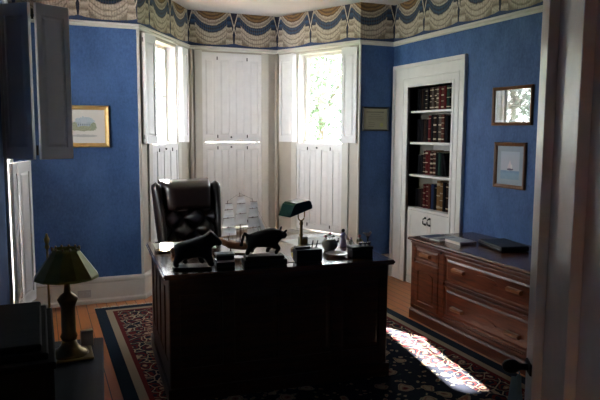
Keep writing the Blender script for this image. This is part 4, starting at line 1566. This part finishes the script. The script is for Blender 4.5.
picture('framed_picture', 'gilt-framed print of a house on the blue wall behind the dark shutter', (0.373, YB, 1.588), 0.42, 0.362, '-y', 0.036, 'gilt', 'house_engraving', 0.03, 'mat_board', depth=0.035, glazed=False)
picture('framed_certificate', 'small black-framed certificate on the narrow blue wall beside the bookcase', (3.281, YB, 1.689), 0.315, 0.25, '-y', 0.016, 'black_frame_wood', 'certificate_sheet', 0.001, 'cream_card', glazed=False)
picture('framed_picture', 'upper brown-framed picture on the right wall, reflecting the bay window', (XR, 3.945, 1.765), 0.455, 0.310, '-x', 0.026, 'frame_wood', 'landscape_print', 0.02, 'grey_mat_board')
picture('framed_picture', 'lower brown-framed print of a sailing ship on the right wall', (XR, 3.945, 1.290), 0.36, 0.37, '-x', 0.03, 'frame_wood', 'sailing_ship_print', 0.045, 'grey_mat_board', glazed=False)

# ------------------------------------------------------------------ outlet
t = D.objects.new('wall_outlet', None)
COL.objects.link(t)
t.location = (0.331, YB - 0.018, 0.098)
tag(t, 'white power outlet plate on the baseboard behind the brass lamp', 'outlet')
MB().box((-0.058, -0.006, -0.036), (0.058, 0, 0.036), 0.003).build('plate', 'outlet_plastic', t)
for x in (-0.026, 0.026):
    MB().box((x - .016, -0.008, -0.014), (x + .016, -0.005, 0.014), 0.002).build('socket', 'outlet_plastic', t)

# ------------------------------------------------------------------ left foreground
TZ = 0.651
tb = thing('side_table', 'dark side table against the left wall in the foreground', 'table', (0.232, 2.77, 0), math.radians(-5.1))
MB().box((-0.322, -1.10, TZ - 0.029), (0, 0, TZ - 0.001), 0.006).build('tabletop', 'table_wood', tb)
MB().box((-0.30, -1.07, TZ - 0.12), (-0.03, -0.03, TZ - 0.029)).build('apron', 'table_wood', tb)
for x in (-0.30, -0.075):
    for y in (-1.07, -0.075):
        MB().box((x, y, 0.0), (x + .045, y + .045, TZ - 0.1199)).build('leg', 'table_wood', tb)

bx = thing('wooden_chest', 'black wooden chest with stepped lid on the side table at far left', 'chest', (0, 0, TZ))
MB().box((XL + 0.02, 1.68, 0), (0.016, 2.19, 0.285), 0.004).build('body', 'chest_wood', bx)
MB().box((XL + 0.016, 1.665, 0.286), (0.022, 2.205, 0.306), 0.005).box((XL + 0.02, 1.69, 0.306), (0.004, 2.18, 0.324), 0.005).box((XL + 0.02, 1.71, 0.324), (-0.012, 2.16, 0.343), 0.005).build('lid', 'chest_wood', bx)
MB().box((-0.12, 2.190, 0.20), (-0.09, 2.197, 0.25), 0.002).build('clasp', 'dark_brass', bx)

lp = thing('brass_lamp', 'brass table lamp with olive metal cone shade on the side table', 'lamp', (0.084, 2.572, TZ))
MB().box((-0.088, -0.075, 0), (0.088, 0.075, 0.012), 0.004).lathe([(0.075, 0.012), (0.07, 0.022), (0.045, 0.034), (0.032, 0.05), (0.026, 0.07)], seg=24).build('base', 'dark_brass', lp)
MB().lathe([(0.028, 0.07), (0.034, 0.085), (0.028, 0.10), (0.027, 0.20), (0.029, 0.21), (0.036, 0.225), (0.040, 0.235), (0.030, 0.25), (0.014, 0.262), (0.011, 0.30), (0.009, 0.41)], seg=20).build('stem', 'dark_brass', lp)
sm = MB()
n = 12
outer, inner_ = [], []
for (r, z) in ((0.124, 0.322), (0.121, 0.332), (0.053, 0.428), (0.053, 0.438)):
    outer.append([sm.v((r * math.cos(2 * PI * (k + .5) / n), r * math.sin(2 * PI * (k + .5) / n), z)) for k in range(n)])
for (r, z) in ((0.051, 0.438), (0.051, 0.426), (0.1185, 0.332), (0.1215, 0.322)):
    outer.append([sm.v((r * math.cos(2 * PI * (k + .5) / n), r * math.sin(2 * PI * (k + .5) / n), z)) for k in range(n)])
for a, b in zip(outer, outer[1:] + outer[:1]):
    for k in range(n):
        sm.face([a[k], a[(k + 1) % n], b[(k + 1) % n], b[k]])
so = sm.build('lamp_shade', 'green_shade_metal', lp)
so['label'] = 'olive metal cone shade'
gm = MB()
for k in range(n):
    a = 2 * PI * (k + .5) / n
    gm.lathe([(0.003, 0.434), (0.005, 0.439), (0.003, 0.445)], (0.052 * math.cos(a), 0.052 * math.sin(a), 0), 6)
gm.build('gallery', 'dark_brass', so)
sp = MB()
for k in range(3):
    a = 2 * PI * k / 3
    sp.tube([(0, 0, 0.405), (0.05 * math.cos(a), 0.05 * math.sin(a), 0.423)], 0.0025, 6)
sp.lathe([(0.014, 0.34), (0.016, 0.36), (0.014, 0.40)], seg=12)
sp.build('shade_holder', 'dark_brass', lp)
rd = MB().tube([(-0.068, 0.01, 0.012), (-0.068, 0.01, 0.435)], 0.0045, 8)
rd.lathe([(0.004, 0.435), (0.010, 0.447), (0.005, 0.458), (0.009, 0.468), (0.011, 0.478), (0.006, 0.488), (0.003, 0.50)], (-0.068, 0.01, 0), 10)
rd.build('adjusting_rod', 'brass', lp)
cdk = thing('card_box', 'small pale card box behind the brass lamp base', 'box', (0.158, 2.682, TZ), 0.1)
MB().box((-0.024, -0.014, 0), (0.024, 0.014, 0.056), 0.002).build('body', 'cream_card', cdk)
MB().box((-0.0245, -0.0145, 0.056), (0.0245, 0.0145, 0.066), 0.002).build('lid', 'cream_card', cdk)

# ------------------------------------------------------------------ door in the right foreground
free, hinge = Vector((1.142, 1.20)), Vector((1.142 - 0.90 * math.sin(math.radians(31)), 1.20 - 0.90 * math.cos(math.radians(31))))
d = (free - hinge)
DL = d.length
d /= DL
dr = D.objects.new('door_1', None)
COL.objects.link(dr)
dr['kind'] = 'structure'
# local x from the hinge to the free edge, local y towards the opening (left, -X side)
nrm = Vector((-d.y, d.x))
dr.matrix_world = Matrix(((d.x, nrm.x, 0, hinge.x), (d.y, nrm.y, 0, hinge.y), (0, 0, 1, 0.008), (0, 0, 0, 1)))
mb = MB()
HT = 2.10
mb.box((0, -0.036, 0), (DL, -0.024, HT))
for a, b in ((DL - 0.070, DL), (DL - 0.341, DL - 0.232), (0.0, DL - 0.66)):
    mb.box((a, -0.0241, 0), (b, 0.0, HT), 0.002)
    mb.box((a, -0.048, 0), (b, -0.0359, HT), 0.002)
for z0, z1 in ((0, 0.22), (HT - 0.12, HT)):
    mb.box((0, -0.0241, z0), (DL - .07, 0.0, z1), 0.002)
    mb.box((0, -0.048, z0), (DL - .07, -0.0359, z1), 0.002)
mb.build('panelling', 'door_paint', dr)
kz = 0.955
mb = MB().box((DL - 0.066, -0.010, kz - 0.015), (DL - 0.012, 0.005, kz + 0.015), 0.002)
mb.lathe([(0.010, 0.0), (0.008, 0.012), (0.008, 0.022), (0.012, 0.028), (0.017, 0.035), (0.018, 0.048), (0.014, 0.060), (0.006, 0.066)], (DL - 0.040, 0.0, kz), 18, axis='y')
mb.build('door_knob', 'bronze_black', dr)
cl = MB()
kx = dr.matrix_world @ Vector((DL - 0.040, 0.03, kz))
def cloth(uu, vv, off=0.0):
    w_ = 0.016 + 0.02 * vv
    return ((uu - .5) * 2 * w_, 0.012 * math.sin(uu * 9 + vv * 2) * (0.4 + vv) + off, -0.008 - 0.24 * vv)
grid_surface(cl, cloth, 14, 14)
grid_surface(cl, lambda a, b: cloth(a, b, 0.0015), 14, 14)
cl.tube([(0, 0, -0.010), (0, -0.010, 0.004), (0, 0, 0.012)], 0.002, 6)
co = cl.build('cloth', 'blue_cloth')
co.location = (kx.x, kx.y, kz - 0.010)
tag(co, 'blue-grey cloth hanging from the black door knob', 'cloth')

# ------------------------------------------------------------------ outside
mb = MB().box((-40, -8, -0.9), (40, 60, -0.8))
struct('ground', mb, 'lawn')
mb = MB().box((-14, -8, -0.8), (-0.5, 6.0, -0.79))
struct('bounce_ground', mb, 'bounce_gravel')  # unseen sunlit ground, added to bounce light up through the left window
# unseen roof added above the left window to cut off the high sky
mb = MB().box((-2.3, 2.6, 2.62), (XL - T - 0.01, 5.75, 2.74))
struct('sky_block_roof', mb, 'white_paint')
for y in (2.75, 5.55):
    mb = MB().box((-2.25, y, -0.79), (-2.13, y + 0.12, 2.62))
    struct('sky_block_post', mb, 'white_paint')  # out of view, carrying the added roof


def tree(x, y, h, rad, label, mat, seed, trunk=0.16, per=110, lo=0.3):
    rr = random.Random(seed)
    t = thing('tree', label, 'tree', (x, y, -0.8), 0, 'garden trees outside the windows')
    tm = MB().tube([(0, 0, 0), (0.1, 0, h * .35), (0.0, 0.1, h * .7)], [trunk, trunk * .75, trunk * .3], 8)
    for k in range(5):
        a = rr.uniform(0, 6.28)
        tm.tube([(0.05, 0.03, h * .4), (rad * .6 * math.cos(a), rad * .6 * math.sin(a), h * rr.uniform(.6, .85))], [trunk * .4, trunk * .1], 6)
    tm.build('trunk', 'bark', t)
    cm = MB()
    cl_ = [(rr.gauss(0, rad * .45), rr.gauss(0, rad * .45), h * rr.uniform(lo, .95), rad * rr.uniform(.25, .5)) for _ in range(26)]
    for (cx, cy, cz, cr) in cl_:
        for _ in range(per):
            v = Vector((rr.gauss(0, 1), rr.gauss(0, 1), rr.gauss(0, 1))).normalized() * cr * rr.uniform(.5, 1)
            p = Vector((cx, cy, cz)) + v
            a = Vector((rr.gauss(0, 1), rr.gauss(0, 1), rr.gauss(0, 1))).normalized()
            b = a.cross(Vector((rr.gauss(0, 1), rr.gauss(0, 1), rr.gauss(0, 1)))).normalized()
            s = rr.uniform(.06, .13)
            cm.face([cm.v(p - a * s), cm.v(p + b * s * .5), cm.v(p + a * s), cm.v(p - b * s * .5)])
    cm.build('crown', mat, t, flip=False)


tree(5.4, 15.5, 4.6, 2.3, 'leafy green tree seen through the right bay window', 'leaf_green', 1, per=160)
tree(10.5, 23.0, 7.5, 3.6, 'darker tree farther off through the right bay window', 'leaf_dark', 2, per=240)
tree(3.0, 26.0, 4.6, 2.0, 'low round tree far behind the nearer ones in the right bay window', 'leaf_green', 3, per=160)
tree(-10.0, 19.0, 8.0, 3.6, 'broad green tree reflected in the upper picture on the right wall', 'leaf_dark', 4, per=240)
tree(-18.0, 7.0, 7.0, 3.2, 'unseen green tree added far off, across the driveway outside the side window', 'leaf_dark', 5)  # out of view, added for the light at the side window
